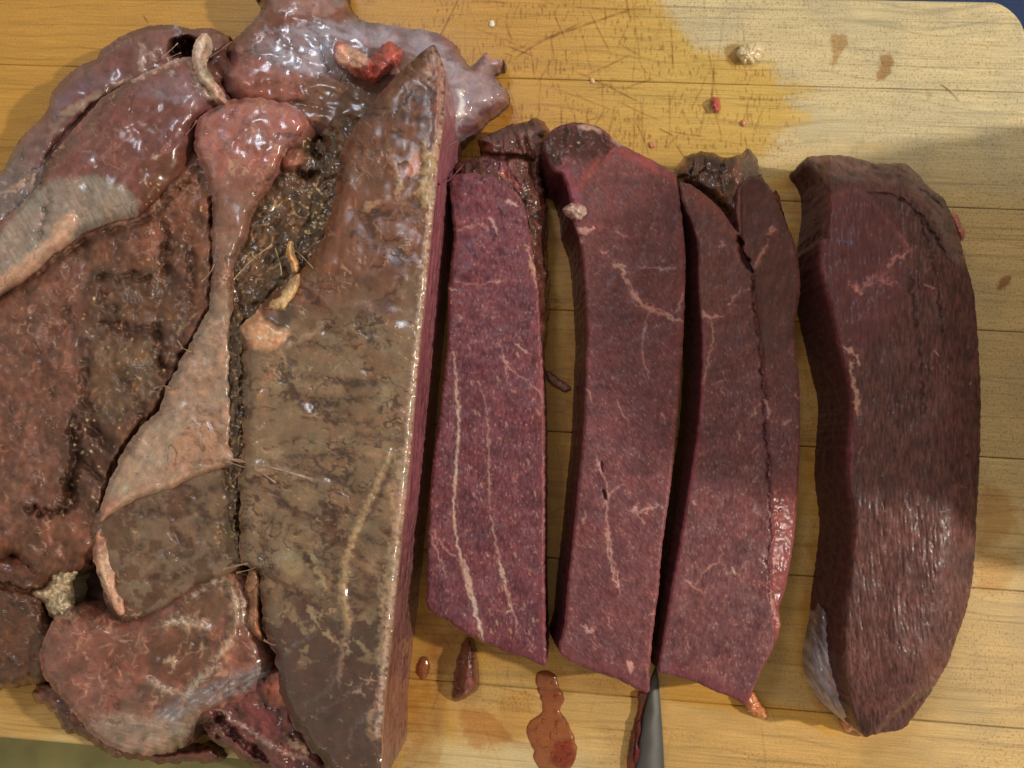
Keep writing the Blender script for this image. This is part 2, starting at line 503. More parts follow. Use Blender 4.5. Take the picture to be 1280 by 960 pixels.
        s.mix(q, (178, 138, 116), .4); s.z += .10 * q * rel
        s.z += (.01 * a + .04 * b + .5 * s.f(34, 2, seed + 811)) * rel
        s.rough = np.clip(s.rough - .06 + .10 * b + .12 * e, .10, .8)

# ------------------------------------------------------------------ outlines of the slices (photo pixels)
S1 = [(563,222),(580,217),(600,217),(617,220),(634,232),(650,246),(658,270),(663,300),(670,340),(674,380),(677,430),(680,494),(681,560),(681,640),(681,720),(682,790),(682,832),(660,823),(630,814),(600,800),(575,787),(555,773),(534,757),(534,700),(535,669),(537,620),(540,587),(545,550),(549,520),(554,478),(559,431),(560,390),(561,349),(567,300),(564,255)]
S2 = [(679,183),(686,166),(698,158),(720,153),(748,158),(770,176),(789,187),(817,201),(842,217),(848,235),(851,261),(856,305),(857,340),(856,374),(854,425),(851,465),(848,509),(842,575),(836,625),(828,681),(823,738),(817,785),(812,835),(811,865),(791,859),(769,848),(731,835),(699,815),(705,785),(709,738),(716,676),(723,603),(729,541),(732,478),(734,420),(732,370),(729,330),(724,296),(714,270),(712,245),(702,218),(690,212)]
S3 = [(850,230),(858,229),(867,233),(887,248),(903,264),(915,281),(924,290),(921,262),(924,235),(936,220),(950,222),(962,234),(976,263),(986,285),(995,310),(1000,347),(999,375),(993,404),(994,435),(999,478),(1000,541),(998,603),(993,666),(985,722),(974,763),(975,785),(964,816),(951,838),(943,858),(932,880),(915,872),(898,866),(867,852),(839,844),(822,838),(826,816),(839,738),(853,660),(866,578),(872,541),(876,494),(878,430),(875,380),(873,340),(873,310),(865,278),(853,251)]
S4 = [(1034,238),(1024,226),(1014,214),(1006,204),(1010,196),(1035,194),(1064,196),(1095,204),(1132,205),(1148,219),(1164,236),(1182,252),(1196,288),(1208,330),(1218,370),(1223,430),(1226,500),(1225,570),(1221,640),(1216,722),(1207,765),(1196,796),(1186,826),(1167,860),(1146,891),(1129,911),(1110,915),(1092,918),(1082,921),(1070,906),(1060,878),(1053,832),(1054,769),(1062,710),(1066,650),(1058,592),(1061,540),(1063,500),(1056,462),(1048,432),(1036,379),(1026,347),(1023,318),(1027,290),(1035,258)]
ROAST = [(0,200),(70,105),(180,32),(290,45),(325,0),(430,0),(545,42),(610,75),(636,125),(577,185),(560,320),(545,470),(530,650),(518,800),(515,990),(300,960),(150,940),(45,870),(0,860)]
def base_poly(O, h=25.0, lean=(0, 0)):
    """where an outline seen at height h meets the board, in pixels on the board"""
    O = np.array(O, float)
    X, Y = px2w(O[:, 0], O[:, 1], np.full(len(O), h))
    return np.stack(w2px(X + lean[0], Y + lean[1], np.zeros(len(O))), 1)

# ------------------------------------------------------------------ cutting board: edge-glued maple strips
board = thing('cutting_board', 'pale maple cutting board of glued strips with knife scars under the meat', 'cutting board', (0, 0, 0))
BX0, BX1 = -300.0, 163.2
Y_TOP, Y_BOT = SEAM0 + 35.5, SEAM0 - 252.0
RC = 15.0
ys = [Y_TOP] + [SEAM0 - k * PLANK for k in range(0, 6)] + [Y_BOT]
wet_edge = [(822,-60),(823,5),(838,25),(858,48),(866,62),(900,70),(925,72),(935,82),(962,80),(968,95),(975,106),(1015,112),(1000,116),(978,122),(985,133),(1012,146),(985,158),(962,168),(968,182),(950,190),(930,205),(905,216),(880,300),(880,1100),(-500,1100),(-500,-60)]
wet2 = [(840,820),(930,870),(1040,893),(1060,925),(1000,905),(940,893),(860,882),(826,872)]
scar = []
rs = random.Random(5)
for i in range(100):                                  # knife scars in the most used part
    x = rs.gauss(790, 120); y = rs.uniform(-20, 215); L = rs.uniform(14, 95)
    a = math.radians(rs.choice([78, 84, 88, 92, 98, 70, 62, 110, 25, -22, 15]) + rs.gauss(0, 5))
    if math.cos(a) > 0.7: L *= 1.0
    scar.append((x - math.cos(a) * L / 2, y - math.sin(a) * L / 2, x + math.cos(a) * L / 2, y + math.sin(a) * L / 2, rs.uniform(0.5, 1.0), rs.uniform(0.25, 1)))
for i in range(26):
    x = rs.uniform(525, 840); y = rs.uniform(790, 975); L = rs.uniform(20, 90)
    a = math.radians(rs.choice([65, 75, 60, 80, 100, 30]) + rs.gauss(0, 6))
    scar.append((x - math.cos(a) * L / 2, y - math.sin(a) * L / 2, x + math.cos(a) * L / 2, y + math.sin(a) * L / 2, rs.uniform(0.4, 0.8), rs.uniform(0.2, .7)))
for i in range(26):
    x = rs.uniform(940, 1060); y = rs.uniform(690, 960); L = rs.uniform(20, 90)
    a = math.radians(rs.choice([80, 75, 86, 70]) + rs.gauss(0, 4))
    scar.append((x - math.cos(a) * L / 2, y - math.sin(a) * L / 2, x + math.cos(a) * L / 2, y + math.sin(a) * L / 2, rs.uniform(0.4, 0.9), rs.uniform(0.15, .6)))
for i in range(22):
    x = rs.uniform(685, 720); y = rs.uniform(250, 760); L = rs.uniform(15, 50)
    a = math.radians(rs.choice([12, -15, 60, 80, 25]) + rs.gauss(0, 6))
    scar.append((x - math.cos(a) * L / 2, y - math.sin(a) * L / 2, x + math.cos(a) * L / 2, y + math.sin(a) * L / 2, rs.uniform(0.4, 0.9), rs.uniform(0.3, .9)))
scar += [(655,58,812,4,1.3,.9),(640,75,700,40,1.0,.8),(585,2,640,4,.9,.8),(700,8,820,12,.9,.9),(783,0,790,30,1.3,.8),(775,55,800,70,1.3,.8),(905,15,897,75,1.3,.9),(893,75,886,150,1.2,.9),(1208,55,1262,58,.8,1),(1000,400,1012,520,.6,.4),
         (632,25,640,50,1.6,.8),(822,160,845,172,1,.9),(836,180,846,172,1,.8),(178,18,186,31,1.2,.8),(556,845,535,900,.8,.5),(618,830,632,900,.9,.6),(633,838,650,895,.9,.6)]

def paint_wood(x, y, X, Y, k, rnd):
    n = len(x)
    # strip tone
    tone = [(.98), 1.0, 1.02, .95, 1.05, .97, 1.03][k]
    fine = fbm(X, Y, 1.1, 4, 40 + k, .6, 0.0, 30)
    med = fbm(X, Y, 5.0, 3, 60 + k, .5, 0.0, 9)
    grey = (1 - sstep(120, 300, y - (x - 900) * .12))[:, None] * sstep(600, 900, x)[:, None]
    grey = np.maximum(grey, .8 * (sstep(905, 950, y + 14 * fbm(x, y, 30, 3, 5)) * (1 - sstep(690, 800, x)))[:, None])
    grey = np.maximum(grey, .35 * sstep(1090, 1230, x + 20 * fbm(x, y, 60, 3, 6))[:, None])  # dry right end, paled further to offset the shade falling there
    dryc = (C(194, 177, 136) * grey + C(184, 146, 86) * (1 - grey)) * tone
    col = dryc.copy()
    col *= (1 + 0.10 * fine + 0.09 * med)[:, None]
    # growth lines (thin dark)
    warp = fbm(X, Y, 60, 2, 8 + k) * 5
    gl = ridge(X, Y + warp, 5.5, 1, 90 + k, 0, 40)
    col *= (1 - 0.22 * sstep(.80, .97, gl) * (0.4 + 0.6 * sstep(-.2, .4, fbm(X, Y, 12, 2, 33 + k, ang=0, st=4))))[:, None]
    # ray fleck: short brown dashes, stronger on some strips
    fl = gnoise(X / 0.62 + 3 * k, Y / (0.95 + .3 * (k % 2)), 300 + k) + 0.35 * gnoise(X / 0.4, Y / 0.5, 310 + k)
    amt = sstep(-.25, .35, fbm(X, Y, 17, 2, 70 + k, ang=0, st=2.5) + [0.6, .25, .45, .5, .3, .1, -.1][k])
    fleck = sstep(.42, .75, fl) * amt
    col = col * (1 - 0.12 * fleck[:, None] * np.array([.7, 1.0, 1.35]))
    rough = 0.58 + 0.10 * fine + 0.1 * fleck
    # juice-soaked area: deeper, yellower
    wx = x + 5 * fbm(x, y, 16, 3, 11); wy = y + 3 * fbm(x, y, 10, 3, 12) + 3 * fbm(x, y, 5, 2, 14, ang=0, st=4)
    P = np.array(wet_edge, float)
    d, _ = seg_dist(P, wx, wy, True)
    wet = sstep(-14, 9, np.where(inside(P, wx, wy), d, -d) + 5 * fbm(X, Y, 2.2, 2, 15, ang=0, st=3))
    wet *= 1 - 0.92 * sstep(770, 880, y + 40 * fbm(x, y, 60, 2, 77))      # paler towards the front
    P2 = np.array(wet2, float)
    d2, _ = seg_dist(P2, wx, wy, True)
    w2 = sstep(-5, 7, np.where(inside(P2, wx, wy), d2, -d2))
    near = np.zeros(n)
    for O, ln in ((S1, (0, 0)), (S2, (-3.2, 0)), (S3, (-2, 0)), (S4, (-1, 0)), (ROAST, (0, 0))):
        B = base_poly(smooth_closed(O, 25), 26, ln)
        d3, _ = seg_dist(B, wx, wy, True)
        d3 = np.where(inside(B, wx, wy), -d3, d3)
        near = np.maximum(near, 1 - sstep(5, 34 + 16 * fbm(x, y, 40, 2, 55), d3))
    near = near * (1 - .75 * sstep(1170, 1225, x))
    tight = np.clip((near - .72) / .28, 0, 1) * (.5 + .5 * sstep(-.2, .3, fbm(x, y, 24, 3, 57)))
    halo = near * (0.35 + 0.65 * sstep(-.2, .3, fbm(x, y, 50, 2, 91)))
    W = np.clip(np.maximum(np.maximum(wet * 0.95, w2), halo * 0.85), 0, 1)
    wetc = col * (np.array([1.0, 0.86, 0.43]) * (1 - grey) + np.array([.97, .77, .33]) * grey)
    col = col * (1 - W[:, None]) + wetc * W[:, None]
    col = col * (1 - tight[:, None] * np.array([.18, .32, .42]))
    rough = rough - 0.17 * W - .12 * tight
    # faint greying where the board is dry and worn
    dry = (1 - W) * sstep(0, .5, fbm(x, y, 90, 3, 44) + .15)
    col = col * (1 - 0.12 * dry[:, None] * np.array([1, .8, .3]))
    # scars
    for (xa, ya, xb, yb, w, s) in scar:
        m = (x > min(xa, xb) - 4) & (x < max(xa, xb) + 4) & (y > min(ya, yb) - 4) & (y < max(ya, yb) + 4)
        if not m.any(): continue
        dd, tt = seg_dist([(xa, ya), ((xa + xb) / 2 + 1.5 * math.sin(xa), (ya + yb) / 2 + 1.5 * math.cos(yb)), (xb, yb)], x[m], y[m])
        v = (1 - sstep(w * .4, w + .9, dd)) * s * np.clip(np.minimum(tt, 1 - tt) * 5, .15, 1)
        v *= (0.45 + 0.55 * W[m]) * (.55 + .6 * np.clip(.5 + fbm(x[m], y[m], 14, 2, 66), 0, 1))
        col[m] *= 1 - 0.62 * v[:, None] * np.array([.75, 1, 1.25])
    # smudged use marks in the soaked part (short upright ticks)
    tick = sstep(.15, .6, gnoise(X / 0.9, Y / 3.2, 700 + k) + .3 * gnoise(X / .7, Y / 1.2, 720)) * sstep(-.15, .4, gnoise(X / 12, Y / 7, 710) + .15) * (.35 + .65 * W) * (1 - sstep(220, 300, y)) * sstep(380, 520, x)
    col *= 1 - (0.46 * tick)[:, None] * np.array([.8, 1, 1.25])
    saw = sstep(.3, .7, gnoise(X / 5.5, Y / .55, 730)) * sstep(-.1, .4, gnoise(X / 20, Y / 12, 731)) * (1 - sstep(220, 300, y)) * sstep(380, 520, x)
    col *= (1 - 0.14 * saw)[:, None]
    # stains with a shape of their own, and cast shade painted beside small pieces
    def stain_shade(poly, c, a, wob=3, soft=2.5):
        P = smooth_closed(poly, 4)
        m = (x > P[:, 0].min() - 20) & (x < P[:, 0].max() + 20) & (y > P[:, 1].min() - 20) & (y < P[:, 1].max() + 20)
        if not m.any(): return
        xx = x[m] + wob * fbm(x[m], y[m], 9, 3, 21); yy = y[m] + wob * fbm(x[m], y[m], 9, 3, 22)
        d, _ = seg_dist(P, xx, yy, True); d = np.where(inside(P, xx, yy), d, -d)
        v = sstep(-soft, soft, d) * a
        col[m] = col[m] * (1 - v[:, None] * (1 - np.array(c)))
    stain_shade([(1037,45),(1055,43),(1060,55),(1050,68),(1041,85),(1040,62)], (.62, .42, .22), .75)
    stain_shade([(1100,68),(1114,70),(1116,84),(1103,100),(1095,97),(1100,82)], (.60, .40, .22), .9)
    stain_shade([(1252,347),(1263,345),(1262,354),(1250,363),(1247,358)], (.5, .28, .2), .9, 2)
    stain_shade([(1156,110),(1166,118),(1160,126)], (.7, .5, .4), .5, 2)
    stain_shade([(1228,610),(1262,620),(1270,660),(1240,680),(1222,690)], (.8, .6, .4), .75, 8, 8)
    stain_shade([(1225,690),(1270,700),(1255,735),(1222,735)], (.85, .65, .35), .7, 8, 8)
    stain_shade([(905,60),(925,55),(928,75),(912,82)], (.5, .36, .16), .8, 2)  # shadow of the fat bead, painted on its left
    stain_shade([(575,885),(610,890),(640,925),(590,932)], (.80, .58, .42), .9, 8, 6)
    stain_shade([(630,870),(668,868),(655,930),(625,915)], (.92, .8, .6), .8, 6, 8)
    stain_shade([(545,795),(570,792),(572,830),(545,840)], (.7, .55, .42), .8, 6, 8)  # shade of the meat scrap, painted on its left
    stain_shade([(690,845),(735,838),(800,862),(790,872),(740,866),(700,868)], (.80, .68, .50), .75, 4, 3)
    stain_shade([(1130,255),(1160,262),(1150,275)], (.8, .6, .35), .4, 4)
    for q in [(1078,182,14),(1100,186,10)]:
        stain_shade([(q[0]-q[2],q[1]),(q[0],q[1]-6),(q[0]+q[2],q[1]),(q[0],q[1]+6)], (.9,.75,.5), .4, 4)
    for i in range(10):
        rx, ry = rnd.uniform(1230, 1280), rnd.uniform(270, 720)
    coat = 0.05 + 0.45 * W
    return np.clip(col, 0.003, 1), np.clip(rough, .25, .8), coat, np.clip(amt * (1 - .55 * W), 0, 1)

EPS = 0.12
for k in range(7):
    yt, yb = ys[k] - (EPS if k else 0), ys[k + 1] + (EPS if k < 6 else 0)
    # columns: fine where the board shows, coarse under the meat
    if k <= 1: fine0, fine1 = -240.0, BX1
    else: fine0, fine1 = -62.0, BX1
    st = 0.40
    xs = np.concatenate([np.arange(BX0, fine0, 3.0), np.arange(fine0, fine1 - st * .5, st), [fine1]])
    if k >= 5: xs = np.concatenate([np.arange(BX0, -215, 3.0), np.arange(-215, -62, 1.0), np.arange(-62.0, fine1 - st * .5, st), [fine1]])
    yy = np.linspace(yt, yb, int((yt - yb) / st) + 1)
    X, Y = np.meshgrid(xs, yy)
    # rounded corners of the board: squeeze the end columns
    def xlim(Y):
        e = np.full_like(Y, BX1)
        t = np.clip((RC - (Y_TOP - Y)) / RC, 0, 1); e -= RC * (1 - np.sqrt(np.maximum(1 - t * t, 0)))
        t = np.clip((RC - (Y - Y_BOT)) / RC, 0, 1); e -= RC * (1 - np.sqrt(np.maximum(1 - t * t, 0)))
        return e
    lim = xlim(Y)
    X = np.where(X > BX1 - 3 * RC, (X - (BX1 - 3 * RC)) * (lim - (BX1 - 3 * RC)) / (3 * RC) + (BX1 - 3 * RC), X)
    # rounded-over arrises and a tiny ease along each glue line
    dseam = np.minimum(Y - yb, yt - Y)
    Z = -0.10 * np.clip(1 - dseam / 0.35, 0, 1) ** 2
    dout = np.minimum(np.minimum(Y_TOP - Y, Y - Y_BOT), lim - X)
    Z = Z - 2.2 * (1 - np.sqrt(np.maximum(1 - np.clip(1 - dout / 2.2, 0, 1) ** 2, 0)))
    Z = Z - 0.05 * fbm(X, Y, 14, 2, 200 + k)
    ny, nx = X.shape
    x, y = w2px(X.ravel(), Y.ravel(), Z.ravel())
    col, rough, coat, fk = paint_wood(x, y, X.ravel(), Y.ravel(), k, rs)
    # dark glue line, open in places
    ds = dseam.ravel(); op = sstep(-.15, .3, fbm(X.ravel(), Y.ravel() * 0, 25, 3, 500 + k)) * .6 + .35
    inner = np.ones(len(ds))
    gl = (1 - sstep(.05, .42, ds)) * op * (.4 + .6 * sstep(950, 1180, x))
    if k == 0: gl *= (np.abs(Y.ravel() - yt) > .6)
    if k == 6: gl *= (np.abs(Y.ravel() - yb) > .6)
    col *= (1 - .42 * gl)[:, None]
    V = np.stack([X.ravel(), Y.ravel(), Z.ravel()], 1)
    idx = np.arange(ny * nx).reshape(ny, nx)
    q = np.stack([idx[:-1, :-1], idx[1:, :-1], idx[1:, 1:], idx[:-1, 1:]], -1).reshape(-1, 4)
    # sides and underside
    ring = np.concatenate([idx[:, 0], idx[-1, 1:], idx[::-1, -1][1:], idx[0, ::-1][1:-1]])
    low = V[ring].copy(); low[:, 2] = -30
    base0 = len(V)
    nr = len(ring)
    ra = ring; rb = np.roll(ring, -1); la = base0 + np.arange(nr); lb = base0 + (np.arange(nr) + 1) % nr
    side = np.stack([rb, ra, la, lb], 1)
    V = np.concatenate([V, low])
    col = np.concatenate([col, np.tile(C(176, 150, 100), (nr, 1))]); rough = np.concatenate([rough, np.full(nr, .6)]); coat = np.concatenate([coat, np.full(nr, .1)])
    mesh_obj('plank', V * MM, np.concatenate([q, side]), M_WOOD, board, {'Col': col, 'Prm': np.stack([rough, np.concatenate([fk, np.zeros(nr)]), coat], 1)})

# ------------------------------------------------------------------ worktop below the board and the cloth behind its corner
def simple_mat(name, c, rough=.6, bump=0.0, scale=300, var=.15):
    m, nt, b = new_mat(name)
    n = N(nt, 'ShaderNodeTexNoise'); n.inputs['Scale'].default_value = scale; n.inputs['Detail'].default_value = 5
    tc = N(nt, 'ShaderNodeTexCoord'); nt.links.new(tc.outputs['Object'], n.inputs['Vector'])
    mr = N(nt, 'ShaderNodeMapRange'); mr.inputs[1].default_value = .3; mr.inputs[2].default_value = .7
    mr.inputs[3].default_value = 1 - var; mr.inputs[4].default_value = 1 + var
    nt.links.new(n.outputs[0], mr.inputs[0])
    mx = N(nt, 'ShaderNodeVectorMath', operation='SCALE'); mx.inputs[0].default_value = tuple(C(*c))
    nt.links.new(mr.outputs[0], mx.inputs['Scale']); nt.links.new(mx.outputs[0], b.inputs['Base Color'])
    b.inputs['Roughness'].default_value = rough
    if bump:
        bp = N(nt, 'ShaderNodeBump'); bp.inputs['Strength'].default_value = bump; bp.inputs['Distance'].default_value = .0005
        nt.links.new(n.outputs[0], bp.inputs['Height']); nt.links.new(bp.outputs[0], b.inputs['Normal'])
    return m
def box(name, lo, hi, mat, parent=None, bev=0.0, seg=3):
    import bmesh
    bm = bmesh.new(); bmesh.ops.create_cube(bm, size=1)
    for v in bm.verts:
        for i in range(3): v.co[i] = (lo[i] + hi[i]) / 2 * MM + v.co[i] * (hi[i] - lo[i]) * MM
    if bev: bmesh.ops.bevel(bm, geom=bm.edges[:], offset=bev * MM, segments=seg, affect='EDGES', profile=.5)
    me = bpy.data.meshes.new(name); bm.to_mesh(me); bm.free(); me.materials.append(mat)
    for p in me.polygons: p.use_smooth = bev > 0
    return link(bpy.data.objects.new(name, me), parent)
wt = box('worktop', (-700, -600, -70), (900, 700, -30.2), simple_mat('olive_laminate', (112, 106, 62), .45, .1, 60, .25))
wt['kind'] = 'structure'
# dark blue cloth folded behind the far right corner of the board
gx, gy = np.meshgrid(np.linspace(120, 420, 90), np.linspace(120, 420, 90))
gz = -26 + 2.2 * fbm(gx, gy, 60, 3, 3) + 3.5 * np.exp(-((gx + gy - 420) / 16) ** 2)
gx2 = gx + 4 * fbm(gx, gy, 80, 2, 6)
idx = np.arange(90 * 90).reshape(90, 90)
q = np.stack([idx[:-1, :-1], idx[:-1, 1:], idx[1:, 1:], idx[1:, :-1]], -1).reshape(-1, 4)
cl = mesh_obj('cloth', np.stack([gx2.ravel(), gy.ravel() + 62, gz.ravel()], 1) * MM, q, simple_mat('navy_cloth', (24, 44, 82), .9, .4, 900, .3))
sm = cl.modifiers.new('thick', 'SOLIDIFY'); sm.thickness = 0.002
tag(cl, 'dark blue cloth lying behind the rounded corner of the board', 'cloth')

# ------------------------------------------------------------------ steak slices
PINKFAT = (196, 138, 122); PALEFAT = (214, 186, 160)
def fibre_flecks(L, ang, amt=1.0, seed=0):
    """short light and dark flecks of cut muscle fibre"""
    a = L.f(2.6, 2, seed + 1, ang, 3.0); b = L.f(2.2, 2, seed + 2, ang + 8, 2.0); c = L.f(16, 3, seed + 3); d = L.f(6, 3, seed + 4, ang, 2.5)
    L.mix(sstep(.0, .5, a), (142, 92, 92), .32 * amt)
    L.mix(sstep(.0, .5, -a), (56, 26, 34), .36 * amt)
    L.mix(sstep(.1, .5, -d), (66, 32, 40), .35 * amt)
    L.mix(sstep(.42, .70, L.f(2.0, 2, seed + 9, ang, 2.8) + .45 * c), (196, 152, 136), .36 * amt)
    L.col *= (1 + .14 * c)[:, None]
    L.z = L.z + 0.04 * a + 0.03 * b
def vein(L, pts, w, c=PINKFAT, raise_=0.15, **kw):
    """fat marbling: a pale core inside a soft pink halo"""
    wob = kw.pop('wob', 4); kw.pop('sc', 0); kw.pop('soft', 0)
    m = L.stroke(pts, w * .66, soft=1.1, wob=wob, sc=9, **kw)
    n = np.clip(.85 + .5 * L.f(6, 3, 333), 0, 1)
    cc = (c[0] * .9 + 24, c[1] * .9 + 22, c[2] * .9 + 22)
    h = L.stroke(pts, w * 2.2, soft=w * 2, wob=wob + 2, sc=10)
    L.mix(h * np.clip(.4 + L.f(7, 3, 334), 0, 1), (150, 92, 92), .38)
    L.mix(m * n, cc, .64)
    L.z += raise_ * m * .5
    L.rough = L.rough - .05 * m
def cut_wall(dark=(70, 26, 34), light=(118, 50, 56), seed=0):
    def fn(W):
        n1 = fbm(W.x * .6 + W.y, W.h * 3.7, 9, 4, seed) ; n2 = fbm(W.y * 1.0 + W.x * .5, W.h * 3.7, 3, 2, seed + 4)
        t = np.clip(.45 + .6 * n1 + .3 * n2, 0, 1)[:, None]
        top = np.clip(1 - W.h / 2.5, 0, 1)[:, None]
        W.col = (C(*dark) * (1 - t) + C(*light) * t) * (1 - .0 * top) * (1 - top * .5) + W.col * top * .5
        W.rough = np.full(len(W.x), .34)
    return fn
def rim(L, w=7, c=(150, 66, 80), amt=.6):
    m = 1 - sstep(0, w, L.d + 2.2 * L.f(10, 3, 77))
    L.mix(m, c, amt)
def edge_round(L, r, drop):
    t = np.clip(1 - L.d / r, 0, 1)
    L.z -= drop * (1 - np.sqrt(np.maximum(1 - t * t, 0)))

G_SL = 'slices cut from the roast'
# ---- slice 1 (beside the roast)
s1 = thing('steak_slice', 'dark red steak slice with two long white fat seams, lying against the roast', 'meat slice', (0, 0, 0), G_SL)
L = Lobe(S1, seed=11, edge_noise=1.6)
L.z[:] = 24.0
L.z += 0.9 * L.f(60, 3, 1) + .35 * L.f(16, 3, 2)
up = 1 - sstep(250, 430, L.y)                         # top part rougher, torn
L.z += up * (.8 * L.f(26, 3, 4) + .15 * L.r(9, 2, 5, 80, 3))
L.base((94, 50, 58), (108, 59, 67), (122, 69, 75), sc=40)
fibre_flecks(L, 98, 1.15)
L.mix(up * sstep(-.1, .5, L.f(30, 4, 8)), (74, 36, 56), .7)
L.mix(up * sstep(.25, .6, L.r(12, 3, 9, 60, 2)), (140, 76, 84), .35)
L.mix(L.stroke([(668,330),(674,420),(678,500),(680,600),(681,720),(681,830)], 7, 5, 3), (130, 64, 66), .45)
rim(L, 4, (128, 70, 70), .35)
botm = 1 - sstep(0, 16, L.d + 4 * L.f(14, 2, 4)); botm *= sstep(745, 765, L.y + (600 - L.x) * -.42)
L.mix(botm, (110, 50, 58), .5)
vein(L, [(567,440),(571,490),(573,540),(570,590),(567,640),(572,680),(580,720),(590,755),(600,785),(606,802)], 3.4, PALEFAT, .35, wob=3)
vein(L, [(580,700),(592,750),(600,785),(604,800)], 4.6, (214, 182, 160), .3, wob=3)
vein(L, [(605,490),(610,540),(611,590),(613,640),(620,680),(628,715),(636,745),(643,770),(649,795)], 1.6, (206, 160, 140), .2)
vein(L, [(624,700),(632,735),(638,760)], 3.0, PALEFAT, .2)
vein(L, [(632,768),(640,762)], 2.6, PALEFAT, .2)
vein(L, [(536,665),(546,690),(556,715)], 2.0, PINKFAT, .2)
vein(L, [(537,660),(556,685),(580,705)], 1.8, PINKFAT, .2)
vein(L, [(625,425),(632,455),(648,470),(668,482),(680,500)], 1.7)
vein(L, [(632,455),(636,480)], 1.6)
vein(L, [(645,430),(662,443)], 2.2, PALEFAT)
vein(L, [(656,305),(664,330),(672,360)], 4.0, (212, 160, 128), .5, wob=5)
vein(L, [(611,272),(617,282),(622,292)], 4.0, (206, 160, 150), .7)
vein(L, [(631,252),(648,256)], 6.0, (214, 180, 170), .8)
vein(L, [(570,290),(600,280),(612,290)], 1.5); vein(L, [(566,350),(590,356),(630,350)], 1.4); vein(L, [(616,398),(626,394)], 2.0)
vein(L, [(571,392),(580,400)], 3); vein(L, [(560,360),(572,366)], 3.2, PALEFAT, .5)
for k in range(26):
    xx = random.Random(k).uniform(575, 675); yy = random.Random(k + 99).uniform(420, 800)
    L.mix(L.stroke([(xx, yy), (xx + 2, yy + 7)], 1.3, .8, 1), (200, 156, 128), .45)
edge_round(L, 3, .8)
L.rough[:] = .40 + .08 * L.f(20, 3, 31)
L.grime(.06, .22, 95, 1.6, rel=.15, mott=.35); L.rough += .08
L.build('cut_face', M_CUT, s1, gain=np.array([.90, .92, .96]), rings=28, wall_fn=cut_wall((62, 30, 36), (105, 52, 54), 2), wall_noise=.5, lean=(0.6, 0))
# torn brown outer edge at its top
L = Lobe([(573,204),(598,198),(604,186),(596,175),(618,164),(639,156),(655,154),(670,148),(681,154),(687,168),(682,196),(676,222),(682,245),(686,268),(683,305),(687,349),(684,395),(680,430),(640,440),(600,300),(570,230)], seed=12, edge_noise=2.5)
L.dome(9, 19, 22)
L.z += 1.6 * L.f(26, 3, 1) + .9 * L.r(12, 3, 2, 70, 2.5)
L.base((62, 34, 30), (92, 54, 46), (120, 70, 60), sc=22)
L.mix(L.blob([(600,172),(640,158),(672,150),(686,168),(672,190),(630,186)], 5), (84, 52, 48), .7)
L.mix(L.stroke([(650,168),(668,172),(672,200)], 6, 4, 4), (132, 96, 90), .7)
L.mix(L.stroke([(605,200),(630,212),(650,232)], 7, 5, 5), (98, 52, 66), .8)
L.mix(L.stroke([(622,214),(640,224),(652,236)], 4, 2.5, 4), (176, 98, 84), .7)
L.z -= 4.5 * L.stroke([(600,190),(625,196),(650,196),(668,200)], 3.5, 3, 3)
L.z -= 2.0 * L.stroke([(655,170),(664,200),(668,240)], 2.5, 3, 3)
L.rough[:] = .34
L.grime(.16, .5)
L.web(12, .06, (150, 110, 92), .4, 5, 60, 2.0, .1, .1)
L.build('outer_rim', M_FLESH, s1, rings=6, wall_noise=.6, wall_fn=cut_wall((48, 26, 22), (84, 48, 40), 9))

# ---- slice 2
s2 = thing('steak_slice', 'long red steak slice with a branching pink fat vein, beside the knife point', 'meat slice', (0, 0, 0), G_SL)
L = Lobe(S2, seed=21, edge_noise=1.0)
L.z[:] = 25.5
L.z += .8 * L.f(70, 3, 1) + .3 * L.f(18, 3, 2)
L.base((94, 54, 58), (106, 62, 65), (118, 70, 72), sc=60)
topm = 1 - sstep(330, 480, L.y)
fibre_flecks(L, 60, .85)
L.mix(topm, (98, 54, 46), .35)
L.mix(sstep(0, 1, (L.x - 600) / 400) * 0, (0, 0, 0), 0)
L.mix(L.stroke([(855,300),(856,370),(851,465),(848,509),(842,575),(836,625),(828,681),(823,738),(812,835)], 9, 8, 3, taper=False), (132, 66, 64), .4)
L.mix(L.stroke([(732,400),(732,478),(723,603),(709,738),(702,800)], 6, 5, 3, taper=False), (122, 64, 70), .4)
L.mix(L.stroke([(700,812),(731,830),(769,842),(811,862)], 10, 6, 4, taper=False), (106, 54, 60), .55)
L.mix(L.stroke([(722,240),(760,190),(800,200),(845,225)], 7, 6, 4), (150, 70, 64), .6)
L.mix(L.stroke([(705,205),(716,240),(722,262)], 8, 6, 4), (140, 66, 84), .7)
# dark glistening cap
cap = L.blob([(672,190),(684,160),(720,148),(752,156),(766,178),(758,196),(735,200),(712,192),(700,196),(694,215),(708,250),(690,225)], 9, 14, 22)
L.mix(cap, (64, 38, 33), .9)
L.mix(cap * sstep(.1, .6, L.f(12, 3, 6)), (104, 62, 52), .6)
L.z -= cap * (.6 + .9 * L.f(18, 2, 7))
L.mix(L.stroke([(722,158),(740,160),(752,164)], 4, 2, 5), (196, 150, 130), .75)
L.mix(L.stroke([(765,172),(780,182)], 4, 3, 3), (176, 160, 150), .6)  # pale highlight at the cap's right end, painted into the colour
L.rough[:] = .42 + .07 * L.f(20, 3, 31)
L.rough -= .14 * cap
L.coat += .5 * cap
